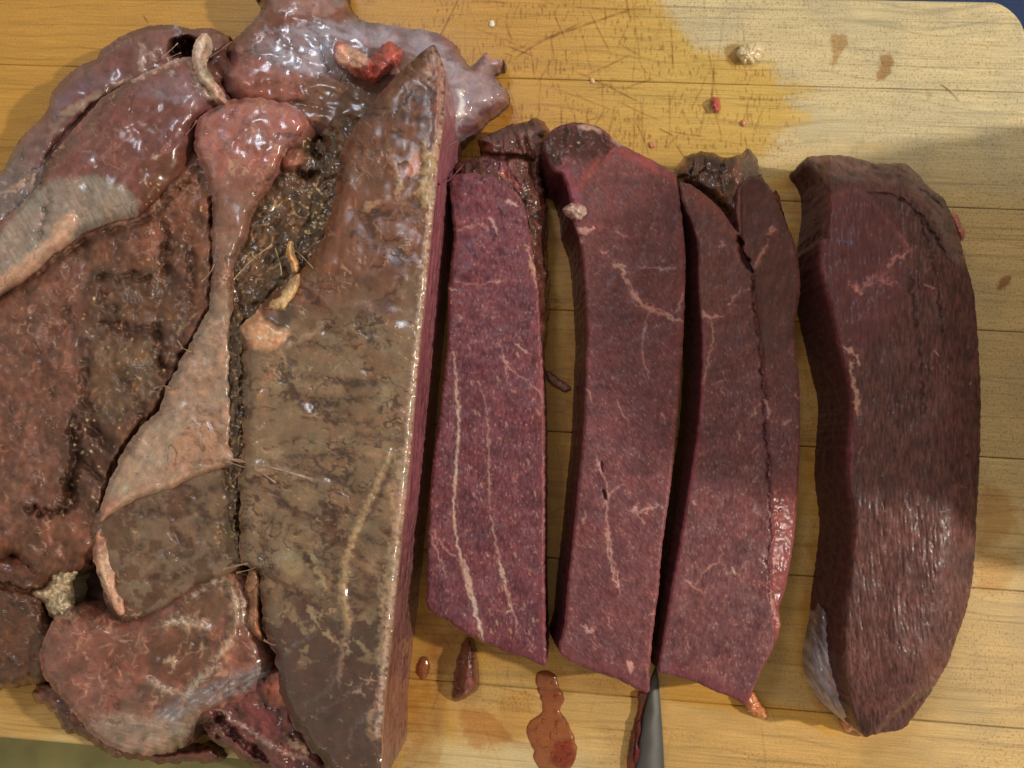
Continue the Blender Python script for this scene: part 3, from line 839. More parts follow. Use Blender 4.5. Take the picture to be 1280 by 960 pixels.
# veins
vein(L, [(770,328),(778,340),(786,357),(797,374),(812,387),(830,392),(848,400),(855,404)], 3.4, (206, 150, 132), .25, wob=5)
vein(L, [(765,330),(782,334),(778,348)], 4.2, (206, 160, 140), .2, wob=6)
vein(L, [(790,362),(800,380),(830,390)], 4.8, (190, 126, 114), .2, wob=7)
vein(L, [(846,392),(852,374),(855,358)], 2.2); vein(L, [(812,390),(806,410),(803,440),(810,470)], 1.5)
vein(L, [(800,334),(820,336),(845,335)], 1.9, (190, 150, 150)); vein(L, [(770,290),(785,296)], 3.4, (170, 104, 92))
vein(L, [(715,280),(728,290),(742,285)], 6.5, (206, 146, 130), 1.0, wob=7); vein(L, [(720,290),(726,305)], 4.5, (212, 156, 140), .6)
vein(L, [(752,312),(758,318)], 2.5); vein(L, [(814,284),(822,290)], 2.2)
vein(L, [(745,570),(752,590),(760,610),(758,640),(761,665),(764,690),(770,715),(776,745)], 1.8, (206, 156, 140), .2)
vein(L, [(757,660),(762,700),(772,735)], 2.9, (206, 160, 140), .2)
vein(L, [(783,635),(800,640),(820,632),(832,638)], 3.2, (200, 146, 140), .2, wob=7); vein(L, [(795,640),(806,655)], 2.0)
vein(L, [(770,500),(778,515),(785,527)], 2.2); vein(L, [(733,485),(740,500)], 2.0); vein(L, [(828,515),(831,530)], 1.4)
vein(L, [(752,635),(768,612),(780,605)], 1.6); vein(L, [(733,640),(728,655)], 1.8)
vein(L, [(727,778),(734,790),(742,786)], 4.0, (206, 150, 140), .2, wob=5); vein(L, [(785,825),(790,838)], 5.0, (214, 164, 150), .3, wob=4)
vein(L, [(760,770),(764,790)], 1.6); vein(L, [(810,770),(820,762)], 1.8)
vein(L, [(764,858),(770,846)], 2.5)
for pts, w in (([(752,577),(754,590)], 1.8), ([(754,612),(758,625)], 2.4)):
    m = L.stroke(pts, w, 1.2, 1.5); L.mix(m, (60, 26, 30), .9); L.z -= 1.4 * m
rim(L, 3, (134, 76, 74), .3)
edge_round(L, 3, .9)
L.grime(.06, .22, 95, 1.6, rel=.15, mott=.35); L.rough += .08
L.build('cut_face', M_CUT, s2, gain=np.array([.95, .97, 1.0]), rings=30, lean=(-3.2, 0), wall_fn=cut_wall((58, 27, 32), (98, 46, 51), 3), wall_noise=.4)
# clear crumb of gelatinous fat on its edge
L = Lobe([(704,260),(712,255),(722,254),(732,258),(733,268),(724,276),(714,272),(706,266)], g=1.0, seed=23, edge_noise=1.5, nscale=5)
L.dome(25.3, 28.2, 8); L.z += .8 * L.f(6, 3, 1)
L.base((134, 86, 78), (172, 138, 126), (200, 180, 170), sc=6); L.rough[:] = .15; L.coat[:] = 1
L.build('fat_crumb', M_FAT, s2, z_base=24, rings=3)

# ---- slice 3
s3 = thing('steak_slice', 'red steak slice split lengthwise by a deep crease, brown torn top, slim fat tail', 'meat slice', (0, 0, 0), G_SL)
L = Lobe(S3, seed=31, edge_noise=1.0)
L.z[:] = 25.0
L.z += .8 * L.f(70, 3, 1) + .3 * L.f(18, 3, 2)
L.base((94, 55, 58), (106, 63, 65), (118, 71, 72), sc=60)
fibre_flecks(L, 95, .9)
topm = 1 - sstep(350, 560, L.y)
L.mix(topm, (98, 60, 48), .4)
sp = [(924,300),(928,315),(940,338),(941,370),(944,400),(950,430),(953,470),(956,500),(957,540),(960,580),(962,620),(964,660),(960,700),(962,740),(966,770)]
right = sstep(0, 5, L.x - np.interp(L.y, [p[1] for p in sp], [p[0] for p in sp]))
L.mix(right * topm, (92, 56, 46), .5)
L.mix(right * sstep(.1, .5, L.r(8, 3, 4, 100, 5)) * topm, (66, 38, 34), .45)
L.z -= right * (1.2 + 3.5 * sstep(0, 60, L.x - 940) * sstep(560, 640, L.y) * (1 - sstep(740, 800, L.y)) + 1.5 * topm)
L.mix(right * sstep(560, 640, L.y), (150, 74, 70), .55)
gl3 = right * sstep(540, 600, L.y) * sstep(.2, .5, L.f(3.5, 2, 9, 95, 3)); L.z += .12 * gl3
L.rough[:] = .42 + .07 * L.f(20, 3, 31)
L.rough -= .13 * right * sstep(520, 600, L.y); L.coat += .5 * right * sstep(520, 600, L.y)
m = L.stroke([(924,296),(927,312),(934,328),(941,342)], 3.6, 2, 2); L.z -= 6 * m; L.mix(m, (70, 34, 34), .8)
m = L.stroke(sp[2:5], 1.8, 1.2, 3, brk=.5); L.z -= 2.5 * m; L.mix(m, (64, 30, 32), .8)
m = L.stroke(sp[4:], 1.6, 1.2, 5, brk=.9); L.z -= 1.6 * m; L.mix(m, (44, 18, 20), .7)
for k in range(60):
    q = random.Random(k + 7); yy = q.uniform(545, 720); xx = 985 - (yy - 545) * .16 + q.gauss(0, 6)
    m = L.stroke([(xx, yy), (xx - 1, yy + 4)], 1.5, .8, 1); L.z += .3 * m; L.rough -= .25 * m; L.coat += 4 * m
L.mix(L.stroke([(878,400),(876,494),(867,578),(853,660),(839,738),(826,816)], 5, 4, 3, taper=False), (130, 54, 68), .5)
L.mix(L.stroke([(824,834),(867,848),(898,862),(930,874)], 9, 6, 4, taper=False), (112, 52, 62), .55)
L.mix(L.stroke([(855,236),(885,252),(905,275),(920,300)], 6, 5, 3), (136, 74, 62), .5)
vein(L, [(876,390),(888,397),(902,395)], 4.2, (206, 150, 140), .2, wob=6); vein(L, [(888,397),(892,420),(886,450),(880,480)], 1.7)
vein(L, [(910,382),(918,372),(926,362)], 2.0); vein(L, [(926,365),(938,362)], 2.2); vein(L, [(898,308),(908,306)], 2.0); vein(L, [(904,300),(903,308)], 1.6)
vein(L, [(942,338),(948,325),(958,308),(962,300)], 3.0, (190, 120, 96), .2); vein(L, [(960,290),(970,286)], 5.0, (196, 116, 92), .3, wob=5)
vein(L, [(955,500),(961,510),(960,524)], 4.0, (206, 146, 140), .3); vein(L, [(936,525),(946,510),(952,503)], 1.8); vein(L, [(978,532),(988,524)], 3.0, (176, 124, 112))
vein(L, [(922,540),(924,552)], 2.2); vein(L, [(893,478),(903,476)], 2.0); vein(L, [(940,566),(950,556)], 1.4)
vein(L, [(856,726),(866,732),(876,740)], 2.6, (200, 140, 130)); vein(L, [(870,732),(880,715),(898,702)], 1.5)
vein(L, [(914,709),(918,718)], 4.0, (232, 196, 164), .4, wob=2); vein(L, [(866,625),(870,632)], 2.2); vein(L, [(940,605),(948,596)], 2.0)
vein(L, [(962,735),(966,760),(972,776)], 3.4, (206, 140, 120), .5); vein(L, [(972,770),(973,785)], 4.4, (206, 130, 116), .5)
vein(L, [(894,780),(898,782)], 3.0); vein(L, [(950,700),(958,712)], 1.6); vein(L, [(994,490),(999,498)], 3, (170, 110, 100))
rim(L, 3, (134, 76, 74), .3)
edge_round(L, 3, .9)
L.grime(.06, .22, 95, 1.6, rel=.15, mott=.35); L.rough += .08
L.build('cut_face', M_CUT, s3, gain=np.array([.95, .98, 1.0]), rings=30, lean=(-2.0, 0), wall_fn=cut_wall((58, 27, 32), (98, 46, 51), 5), wall_noise=.4)
L = Lobe([(842,222),(850,202),(858,195),(882,189),(900,195),(917,196),(926,192),(936,186),(945,198),(956,226),(972,240),(978,262),(984,290),(968,330),(945,340),(930,330),(917,290),(890,255),(862,240)], seed=33, edge_noise=2.0)
L.dome(8, 20.5, 20)
L.z += 1.4 * L.f(24, 3, 1) + .7 * L.r(10, 3, 2, 100, 3)
L.z -= 2.5 * sstep(0, 40, 900 - L.x)
L.base((58, 36, 26), (84, 52, 38), (108, 68, 50), sc=20)
L.mix(L.blob([(921,200),(936,188),(946,205),(956,235),(945,256),(925,250),(920,225)], 5), (120, 92, 70), .7)
L.mix(L.stroke([(923,198),(920,225),(930,250),(948,252),(955,232)], 4, 3, 4), (146, 84, 62), .7)
for p in ([(882,192),(880,210),(868,225)], [(905,198),(900,225),(905,245)], [(868,200),(862,220)]):
    m = L.stroke(p, 1.4, 1.2, 3); L.z -= 1.5 * m; L.mix(m, (36, 22, 18), .8)
L.rough[:] = .34; L.coat[:] = .8
L.grime(.16, .5)
L.web(12, .06, (150, 110, 92), .4, 5, 60, 2.0, .1, .1)
L.build('outer_rim', M_FLESH, s3, rings=6, wall_noise=.6, wall_fn=cut_wall((40, 24, 18), (70, 42, 32), 9))
L = Lobe([(929,872),(938,862),(945,868),(950,878),(957,886),(960,896),(950,897),(938,892),(932,884)], seed=34, edge_noise=2.0, g=1.0, nscale=5)
L.dome(1.2, 4.5, 7); L.z += .6 * L.f(7, 2, 1)
L.base((166, 88, 48), (200, 120, 74), (214, 160, 130), sc=9); L.rough[:] = .2; L.coat[:] = 1
L.build('fat_tail', M_FAT, s3, rings=3)

# ---- slice 4: the end piece
s4 = thing('steak_slice', 'rounded brown end slice with coarse grain and a bluish membrane at its tip', 'meat slice', (0, 0, 0), G_SL)
L = Lobe(S4, seed=41, edge_noise=1.2, R=90)
xr = np.interp(L.y, [190, 250, 330, 430, 500, 640, 760, 860, 920], [1135, 1180, 1208, 1223, 1226, 1221, 1208, 1168, 1090])
xl = np.interp(L.y, [190, 240, 320, 430, 500, 600, 680, 770, 830, 920], [990, 1036, 1023, 1048, 1063, 1058, 1066, 1054, 1053, 1082])
u = np.clip((L.x - xl) / np.maximum(xr - xl, 20), 0, 1)
L.z[:] = 27 + 2.5 * np.sin(u * 2.2) - 7 * sstep(.7, 1.05, u) ** 1.5
L.z -= 7 * (1 - sstep(195, 262, L.y + 12 * u)) + 5 * sstep(820, 930, L.y)
L.z -= 1.0 * sstep(0, 20, 1040 - L.x) * (L.y < 300) * 6
L.z += .9 * L.f(60, 3, 1)
fang = 78
fx = L.x + 0.00035 * (L.y - 520) ** 2 * np.where(L.y > 520, -.7, .35)         # grain bends towards both ends
g1 = fbm(fx, L.y, 5.0, 3, 401, .5, 92, 7); g2 = fbm(fx, L.y, 2.6, 2, 402, .5, 90, 5); g3 = ridge(fx, L.y, 11, 2, 403, 93, 6)
low = sstep(560, 760, L.y + (L.x - 1140) * -.2)
L.z += .12 * g1 * 1.6 + .05 * g2 * 1.6 - .12 * sstep(.55, .9, g3)
L.base((76, 47, 42), (91, 58, 51), (105, 67, 59), sc=50)
g4 = fbm(fx, L.y, 2.0, 2, 404, .6, 91, 9)
L.mix(sstep(.05, .5, g4), (118, 80, 70), .5); L.mix(sstep(.05, .5, -g4), (48, 28, 27), .55)
L.mix(sstep(.15, .6, g1), (112, 76, 66), .3); L.mix(sstep(.15, .6, -g1), (58, 34, 32), .35)
L.mix(sstep(.3, .7, -g2), (52, 30, 28), .35)
L.mix(sstep(.72, .95, g3), (48, 26, 26), .55)
wetf = sstep(.0, .5, fbm(fx, L.y, 2.4, 2, 411, .6, 96, 2.6))
L.z += .05 * wetf + .06 * fbm(fx, L.y, 2.0, 2, 415, .5, 96, 2.5)
L.mix(sstep(.2, .7, L.f(26, 3, 61)), (80, 46, 44), .4)
ln = ridge(fx, L.y, 4.2, 1, 421, 93, 16); lnm = sstep(.86, .98, ln) * sstep(-.1, .3, L.f(30, 3, 62)); L.mix(lnm, (40, 22, 22), .6); L.z -= .15 * lnm
# redder cut face inside the rind
L.mix(L.blob([(1036,240),(1070,232),(1110,262),(1135,310),(1120,400),(1080,440),(1048,430),(1028,350),(1028,290)], 16, 8, 30), (104, 56, 58), .55)
L.mix(L.stroke([(1040,245),(1075,240),(1110,275),(1140,320)], 3, 3, 4), (138, 88, 82), .35)
L.mix(L.stroke([(1026,300),(1028,350),(1048,432),(1063,500),(1060,560),(1062,640)], 5, 5, 3), (126, 62, 72), .55)
rind = L.blob([(985,195),(1064,188),(1140,200),(1190,250),(1215,320),(1195,330),(1165,270),(1130,235),(1080,225),(1036,222)], 8, 7, 24)
L.mix(rind, (92, 74, 60), .7)
L.mix(L.stroke([(1010,198),(1045,200),(1064,208),(1095,208)], 5, 3, 5), (150, 116, 92), .7)
L.mix(L.stroke([(1090,206),(1100,216),(1132,222)], 5, 3, 5), (60, 46, 40), .8)
L.mix(rind * sstep(.2, .6, L.r(9, 3, 8, 40, 3)), (140, 104, 88), .45)
L.z += rind * (.7 * L.r(10, 3, 8, 40, 3))
for p in ([(1132,200),(1140,212),(1150,220)], [(1150,236),(1180,260)], [(1085,240),(1120,246),(1150,270),(1190,330)]):
    m = L.stroke(p, 1.6, 1.5, 4); L.z -= 1.2 * m; L.mix(m, (40, 24, 22), .7)
vein(L, [(1108,335),(1118,325),(1130,318),(1140,312)], 4.0, (196, 130, 112), .4, wob=6); vein(L, [(1062,352),(1075,362),(1090,352),(1110,352),(1130,358)], 3.4, (182, 110, 100), .3, wob=9)
vein(L, [(1068,358),(1078,368)], 4.5, (206, 140, 120), .3, wob=5); vein(L, [(1085,350),(1100,345),(1112,340)], 5.5, (140, 78, 76), .1, wob=6)
vein(L, [(1158,356),(1170,361)], 1.8); vein(L, [(1168,438),(1173,446)], 2.6); vein(L, [(1123,290),(1140,315)], 1.8, (150, 84, 80))
vein(L, [(1058,438),(1066,452),(1064,465),(1069,485),(1071,505),(1073,522)], 4.6, (204, 148, 118), .6, wob=6)
vein(L, [(1054,433),(1066,440),(1076,456)], 5.0, (212, 160, 134), .7, wob=6)
m = L.stroke([(1060,444),(1068,452)], 2.0, 1.2, 3); L.mix(m, (90, 36, 34), .9)
m = L.stroke([(1048,300),(1066,304)], 2.0, 2, 2); L.mix(m, (110, 110, 150), .4)
for p in ([(1140,250),(1165,320),(1180,420)], [(1135,330),(1150,430),(1155,520)]):
    m = L.stroke(p, 1.8, 2, 6, brk=.4); L.z -= .9 * m; L.mix(m, (54, 28, 26), .65)
L.rough[:] = .46 - .16 * wetf + .08 * L.f(20, 3, 31)
L.coat[:] = .3 + 1.6 * wetf
L.bump[:] = 1.3
edge_round(L, 7, 2.2)
def w4(W):
    cut_wall((52, 28, 30), (88, 44, 46), 6)(W)
    m = sstep(760, 800, W.y)[:, None]
    W.col = W.col * (1 - .0 * m)
L.grime(.06, .22, 95, 1.6, rel=.15, mott=.35); L.rough += .08
L.build('cut_face', M_CUT, s4, gain=np.array([1.0, .97, 1.06]), rings=30, lean=(-1.2, 0), wall_fn=w4, wall_noise=.5)
L = Lobe([(1022,752),(1032,760),(1040,775),(1048,800),(1051,832),(1056,860),(1066,890),(1078,916),(1066,912),(1052,900),(1036,886),(1022,870),(1010,846),(1007,818),(1014,780)], seed=42, edge_noise=.8)
L.dome(3, 12, 20); L.z += 6 * sstep(1010, 1060, L.x) + .5 * L.f(20, 2, 1) - 3 * sstep(840, 915, L.y)
L.z -= .8 * L.stroke([(1020,790),(1030,840),(1050,890)], 3, 3, 2)
L.base((92, 76, 74), (132, 118, 122), (168, 158, 168), sc=26)
L.mix(1 - sstep(770, 830, L.y), (80, 56, 52), .75)
L.mix(L.stroke([(1028,822),(1036,846),(1046,870)], 2.6, 1.6, 2), (150, 96, 74), .8)
L.mix(L.stroke([(1010,850),(1030,880),(1056,902)], 3, 2.5, 2), (206, 190, 206), .7)
L.mix(sstep(.0, .4, L.f(5, 3, 61, 62, 6)), (190, 180, 188), .45); L.mix(sstep(.1, .4, -L.f(6, 3, 62, 62, 5)), (96, 70, 66), .5)
L.rough[:] = .22; L.coat[:] = 1
L.build('membrane', M_FLESH, s4, rings=4, wall_noise=.1)
L = Lobe([(1050,900),(1060,898),(1070,906),(1084,918),(1080,922),(1068,914),(1062,916),(1056,913)], seed=43, g=1.0)
L.dome(1.5, 6, 6); L.base((170, 90, 62), (204, 126, 96), sc=8); L.rough[:] = .2; L.coat[:] = 1
L.build('fat_tip', M_FAT, s4, rings=3)
L = Lobe([(1188,268),(1196,268),(1202,280),(1207,290),(1205,299),(1198,300),(1194,288)], seed=44, g=1.0, edge_noise=1.5, nscale=5)
L.dome(9, 12.5, 5); L.z += .8 * L.f(6, 2, 1)
L.base((150, 70, 66), (190, 104, 100), sc=7); L.rough[:] = .3; L.coat[:] = 1
L.build('shred', M_FAT, s4, z_base=7, rings=3)

# ------------------------------------------------------------------ the roast
roast = thing('beef_roast', 'large uncut brown roast with fat seams and silver membrane, one side sliced flat', 'meat roast', (0, 0, 0))
RLX = {65: 18, 61: 8, 51: 9, 52: 10, 53: 9, 58: 10, 62: 12, 55: 4, 56: 3}
MOT = {65: .3, 61: .4, 52: .5, 53: .55, 58: .6, 62: .45, 51: .5, 55: .9}
REL = {65: .2, 61: .35, 51: .7, 52: .5, 53: .7, 58: .6, 62: .7}
def fibres(L, ang, sc=4, st=6, light=(140, 92, 74), dark=(52, 32, 26), amt=.4, hz=.25, seed=0):
    a = L.f(sc, 3, seed + 201, ang, st); b = L.f(sc * 3.2, 3, seed + 202, ang, st * .6)
    L.mix(sstep(.1, .6, a), light, amt); L.mix(sstep(.1, .6, -a), dark, amt)
    L.mix(sstep(.15, .6, -b), dark, amt * .7)
    L.z += hz * a + hz * 1.6 * b
def shreds(L, n, region, ang, c=(196, 150, 112), w=.9, ln=12, seed=0, amt=.7, spread=35):
    """loose pale strands of connective tissue"""
    q = random.Random(seed)
    x0, y0, x1, y1 = region
    for k in range(n):
        x = q.uniform(x0, x1); y = q.uniform(y0, y1); a = math.radians(ang + q.gauss(0, spread)); l = ln * q.uniform(.5, 1.5)
        m = L.stroke([(x, y), (x + math.cos(a) * l * .5 + q.gauss(0, 2), y + math.sin(a) * l * .5 + q.gauss(0, 2)), (x + math.cos(a) * l, y + math.sin(a) * l)], w * q.uniform(.7, 1.5), .8, 2)
        L.mix(m, c, amt); L.z += .35 * m
def glints(L, n, region, seed=0, c=(232, 206, 150), w=1.2):
    """raised wet granules with their pale glint painted into the colour"""
    q = random.Random(seed)
    x0, y0, x1, y1 = region
    for k in range(n):
        x = q.uniform(x0, x1); y = q.uniform(y0, y1)
        m = L.stroke([(x, y), (x + q.uniform(-3, 3), y + q.uniform(-3, 3))], w * q.uniform(.6, 1.6), .8, 1)
        L.mix(m, c, .6); L.z += .6 * m; L.rough -= .15 * m
def crack(L, pts, w, depth, c=(62, 40, 32), wob=5, amt=.75, **kw):  # torn crevice: dark flesh, with recess shade painted into the colour too
    m = L.stroke(pts, w, kw.pop('soft', 2.2), wob + 2, sc=8, **kw) * np.clip(.85 + .5 * L.f(10, 3, 444), 0, 1)
    L.mix(L.stroke(pts, w * 2.4, w * 2, wob + 3, sc=10), (70, 46, 36), .4 * amt)
    L.mix(m, c, amt); L.z -= depth * .8 * m; return m
def fatline(L, pts, w, c=(206, 160, 112), up=.6, wob=4, amt=.85, soft=1.8, **kw):
    c = (c[0] * .95, c[1] * 1.0, min(255, c[2] * 1.12))
    m = L.stroke(pts, w, soft + .5, wob + 2.5, sc=7, **kw)
    n = np.clip(.68 + .6 * L.f(5, 3, 17), 0, 1); k = np.clip(.5 + .7 * L.f(12, 3, 18), 0, 1)[:, None]
    h = L.stroke(pts, w * 1.9, w * 1.3 + 1, wob + 4, sc=10)
    L.mix(h * np.clip(.4 + L.f(8, 3, 19), 0, 1), tuple(v * .72 for v in c), .4 * amt)
    mm = np.clip(m * n * amt, 0, 1)[:, None]
    L.col = L.col * (1 - mm) + (C(*c) * k + C(*(v * .86 for v in c)) * (1 - k)) * mm
    L.z += up * m * (.7 + .4 * n); L.rough -= .08 * m; return m
def brown_wall(W):
    n = fbm(W.x + W.y * .7, W.h * 5, 12, 3, 5)
    t = np.clip(.5 + .6 * n, 0, 1)[:, None]
    W.col = (C(54, 32, 26) * (1 - t) + C(98, 60, 48) * t) * .75 + W.col * .25
    W.rough = np.full(len(W.x), .4)

# ---- hidden core that closes the bottoms of the crevices
L = Lobe([(10,215),(80,140),(180,70),(290,80),(440,60),(540,90),(545,180),(525,320),(515,470),(500,650),(488,800),(470,985),(390,985),(300,930),(180,900),(90,850),(20,800),(10,600)], g=4.0, seed=50, R=60)
L.dome(3, 8, 50); L.z += 1.0 * L.f(40, 3, 1)
L.base((50, 30, 26), (70, 44, 36), (84, 54, 44), sc=20); L.rough[:] = .35
L.build('inner_muscle', M_FLESH, roast, rings=3)

# ---- top flap: silverskin over brown muscle, hanging out to the right
L = Lobe([(318,-6),(326,14),(300,42),(288,58),(296,80),(286,100),(300,128),(360,150),(470,200),(560,215),(574,190),(577,178),(600,160),(622,142),(637,126),(633,112),(622,100),(618,92),(632,84),(629,74),(616,74),(608,66),(596,76),(586,86),(577,70),(568,54),(548,42),(520,36),(478,30),(452,26),(440,12),(430,-6),(420,-40),(330,-40)], seed=51, grow=10, edge_noise=1.8, R=50)
L.dome(8, 20, 34)
L.z += 4 * sstep(480, 330, L.x) + 1.4 * L.f(50, 3, 1) + .5 * L.f(16, 3, 2)
L.z -= 6 * sstep(540, 620, L.x)
L.base((98, 66, 58), (116, 84, 78), (132, 106, 104), sc=36)
sil = L.blob([(330,45),(380,22),(450,30),(530,40),(575,60),(590,90),(600,120),(585,170),(565,190),(560,100),(520,70),(480,70),(430,60),(400,100),(350,95),(320,75)], 14, 10, 30)
L.mix(sil, (122, 108, 118), .75)
L.mix(sil * sstep(.15, .6, L.r(22, 3, 4, 20, 3)), (168, 160, 172), .55)
L.mix(sil * sstep(.1, .6, -L.f(24, 3, 5)), (100, 76, 82), .6)
L.mix(L.blob([(288,56),(330,20),(318,-30),(430,-30),(445,20),(390,28),(340,44),(310,58)], 6, 8, 20), (112, 66, 50), .9)
L.mix(L.blob([(340,-10),(425,-10),(430,8),(400,18),(350,14)], 5, 7, 14), (150, 120, 116), .6)
br = L.blob([(300,128),(330,95),(390,96),(440,110),(490,130),(480,150),(430,160),(370,150)], 8, 8, 18)
L.mix(br, (100, 66, 48), .85); fib = L.f(5, 3, 31, 15, 5); L.mix(br * sstep(.1, .6, fib), (140, 98, 70), .6); L.z += br * .4 * fib
L.mix(L.blob([(286,72),(310,66),(345,80),(375,92),(378,104),(340,100),(300,108),(288,92)], 5, 5, 14), (140, 88, 82), .8)
L.mix(L.blob([(294,104),(330,100),(372,104),(380,122),(330,128),(300,124)], 5, 5, 12), (150, 84, 72), .8)
crack(L, [(290,66),(310,66),(330,72),(350,80)], 1.6, 1.2, (86, 54, 48), amt=.6); crack(L, [(300,112),(330,104),(370,108),(385,124)], 2.2, 1.2, (80, 48, 40), amt=.6, soft=3); crack(L, [(330,130),(370,128),(410,140)], 2.6, 1.4, (70, 46, 36), amt=.6, soft=3)
fatline(L, [(312,52),(330,40),(352,38),(360,46)], 3, (196, 180, 176), .5, 6); fatline(L, [(300,60),(296,66)], 3, (190, 150, 140), .3)
fatline(L, [(355,36),(372,30),(400,26)], 2.4, (206, 190, 186), .4, 7, brk=.6); fatline(L, [(430,28),(455,44),(500,60)], 1.8, (176, 164, 172), .3, 8, brk=.5)
fatline(L, [(345,14),(372,12)], 3, (206, 190, 180), .4, 6)
for p in ([(400,60),(440,40),(500,50)], [(520,60),(560,70),(580,100)], [(470,90),(430,72),(380,60)], [(340,70),(380,78),(420,82)]):
    fatline(L, p, 1.2, (166, 152, 160), .2, 8, brk=.5)
# right wing: pale glossy membrane and purple meat
L.mix(L.blob([(566,90),(590,92),(610,74),(632,82),(620,98),(634,118),(610,140),(578,150),(562,150)], 7, 6, 16), (150, 126, 132), .75)
L.mix(L.stroke([(572,112),(578,128),(574,146)], 5, 3, 4), (214, 206, 206), .8); L.mix(L.stroke([(590,150),(612,138),(630,126)], 6, 4, 4), (112, 66, 68), .8)
L.mix(L.stroke([(572,165),(590,160),(606,150)], 7, 4, 4), (104, 58, 62), .85); L.mix(L.stroke([(608,70),(620,76),(630,80)], 4, 3, 3), (190, 140, 140), .7)
L.mix(L.stroke([(535,42),(565,55),(580,78)], 7, 5, 4), (112, 66, 74), .6)
L.z += L.blob([(566,110),(600,105),(612,130),(580,150)], 6, 4) * (1.2 * L.r(12, 3, 8, 60, 2))
L.rough[:] = .30 + .1 * L.f(16, 3, 9); L.rough -= .06 * sil; L.coat[:] = .6 + .4 * sil
L.grime(rel=REL.get(L.seed, 1.0), mott=MOT.get(L.seed, 1.0), fine=.07); L.relax(RLX.get(L.seed, 2)); L.web(20, .035, (184, 150, 126), .5, 3, 40, 1.8, .15, .12); L.web(34, .03, (52, 33, 27), .55, 8, 100, 2.0, .18, -.3)
L.build('silverskin_flap', M_FLESH, roast, gain=1.0, rings=6, wall_fn=brown_wall, wall_noise=.6)

# ---- rim of the shank: rounded purple fold along the far left edge
L = Lobe([(-40,240),(0,215),(12,196),(30,168),(58,140),(64,118),(80,98),(100,82),(120,74),(125,64),(150,46),(180,34),(210,31),(240,36),(262,35),(280,42),(291,52),(290,100),(250,95),(215,110),(165,120),(120,160),(80,205),(60,240),(40,290),(20,330),(-40,360)], seed=52, grow=14, edge_noise=1.4, R=50)
L.dome(9, 25, 30)
L.z += 1.2 * L.f(44, 3, 1) + .4 * L.f(14, 3, 2)
L.base((96, 58, 54), (112, 72, 68), (124, 84, 80), sc=34)
L.mix(sstep(150, 235, L.y + 14 * L.f(30, 3, 4)) * (1 - sstep(60, 120, L.x)), (112, 98, 96), .85)
L.mix((1 - sstep(60, 110, L.x)) * sstep(.1, .55, L.f(9, 4, 8)) * sstep(190, 230, L.y), (168, 160, 150), .7)
L.mix((1 - sstep(60, 110, L.x)) * sstep(.1, .55, -L.f(8, 4, 18)) * sstep(200, 240, L.y), (78, 72, 74), .6)
L.mix(L.stroke([(70,130),(90,118),(120,105),(150,92)], 9, 7, 5), (112, 92, 104), .7)
L.mix(L.stroke([(60,175),(75,150),(110,125),(140,112),(162,98)], 6, 4, 6), (150, 124, 108), .7)
L.mix(L.stroke([(54,205),(80,165),(115,135),(150,112)], 5, 4, 5), (84, 50, 42), .8); 
m = L.stroke([(50,212),(72,178),(100,150),(135,120),(162,104)], 4, 3, 3); L.z -= 3 * m
fatline(L, [(174,52),(178,66),(177,84),(180,92)], 4.5, (206, 170, 140), .8, 3); fatline(L, [(184,64),(192,72),(190,80)], 3.5, (190, 150, 126), .6, 5)
fatline(L, [(196,58),(204,70)], 2.5, (196, 164, 140), .5, 5); fatline(L, [(220,32),(224,44)], 3, (190, 170, 168), .4, 3); fatline(L, [(0,248),(20,234),(46,218)], 5, (206, 160, 124), .6, 6)
fatline(L, [(62,118),(75,132),(66,150)], 1.4, (140, 120, 124), .3, 5)
# pocket
pk = L.blob([(214,54),(226,48),(245,50),(256,58),(262,72),(250,74),(230,72),(216,68)], 3, 4, 12)
L.mix(pk, (66, 38, 34), .9); L.z -= 15 * pk
L.mix(L.blob([(258,74),(275,66),(292,60),(292,100),(280,112),(266,90)], 5, 4, 12), (74, 46, 38), .85)
L.z -= 4 * L.blob([(258,74),(275,66),(292,60),(292,104),(280,112),(266,90)], 6, 4, 12)
L.rough[:] = .32 + .08 * L.f(16, 3, 9); L.coat[:] = .75
L.grime(rel=REL.get(L.seed, 1.0), mott=MOT.get(L.seed, 1.0), fine=.07); L.relax(RLX.get(L.seed, 2)); L.web(20, .035, (184, 150, 126), .5, 3, 40, 1.8, .15, .12); L.web(34, .03, (52, 33, 27), .55, 8, 100, 2.0, .18, -.3)
L.build('shank_fold', M_FLESH, roast, gain=1.0, rings=6, wall_fn=brown_wall, wall_noise=.5)

# ---- shank muscle under the fold
L = Lobe([(48,238),(58,210),(80,180),(105,152),(130,125),(165,103),(190,90),(215,78),(240,74),(262,88),(282,120),(288,132),(262,148),(248,165),(244,190),(232,215),(212,240),(190,262),(172,276),(140,284),(100,300),(60,330),(20,362),(-40,390),(-40,300),(10,270)], seed=53, grow=3, edge_noise=1.6, R=60)
L.dome(20, 32, 40, .6)
L.z += 1.0 * L.f(50, 3, 1) + .35 * L.f(14, 3, 2)
L.base((98, 56, 50), (114, 68, 62), (128, 82, 77), sc=40)
fibres(L, 132, 6, 5, (142, 92, 80), (84, 48, 42), .35, .15)
L.mix(L.blob([(170,118),(200,96),(240,92),(262,120),(255,135),(225,132),(195,125)], 12, 8, 24), (122, 94, 100), .75)
L.mix(L.stroke([(190,112),(215,124),(245,122)], 4, 4, 7), (150, 132, 140), .5)
L.mix(L.blob([(190,160),(235,140),(250,160),(240,195),(205,190),(180,185)], 14, 8, 24), (100, 64, 68), .5)
L.mix(L.blob([(176,200),(225,185),(240,200),(215,235),(190,262),(176,240)], 10, 8), (98, 60, 42), .7)
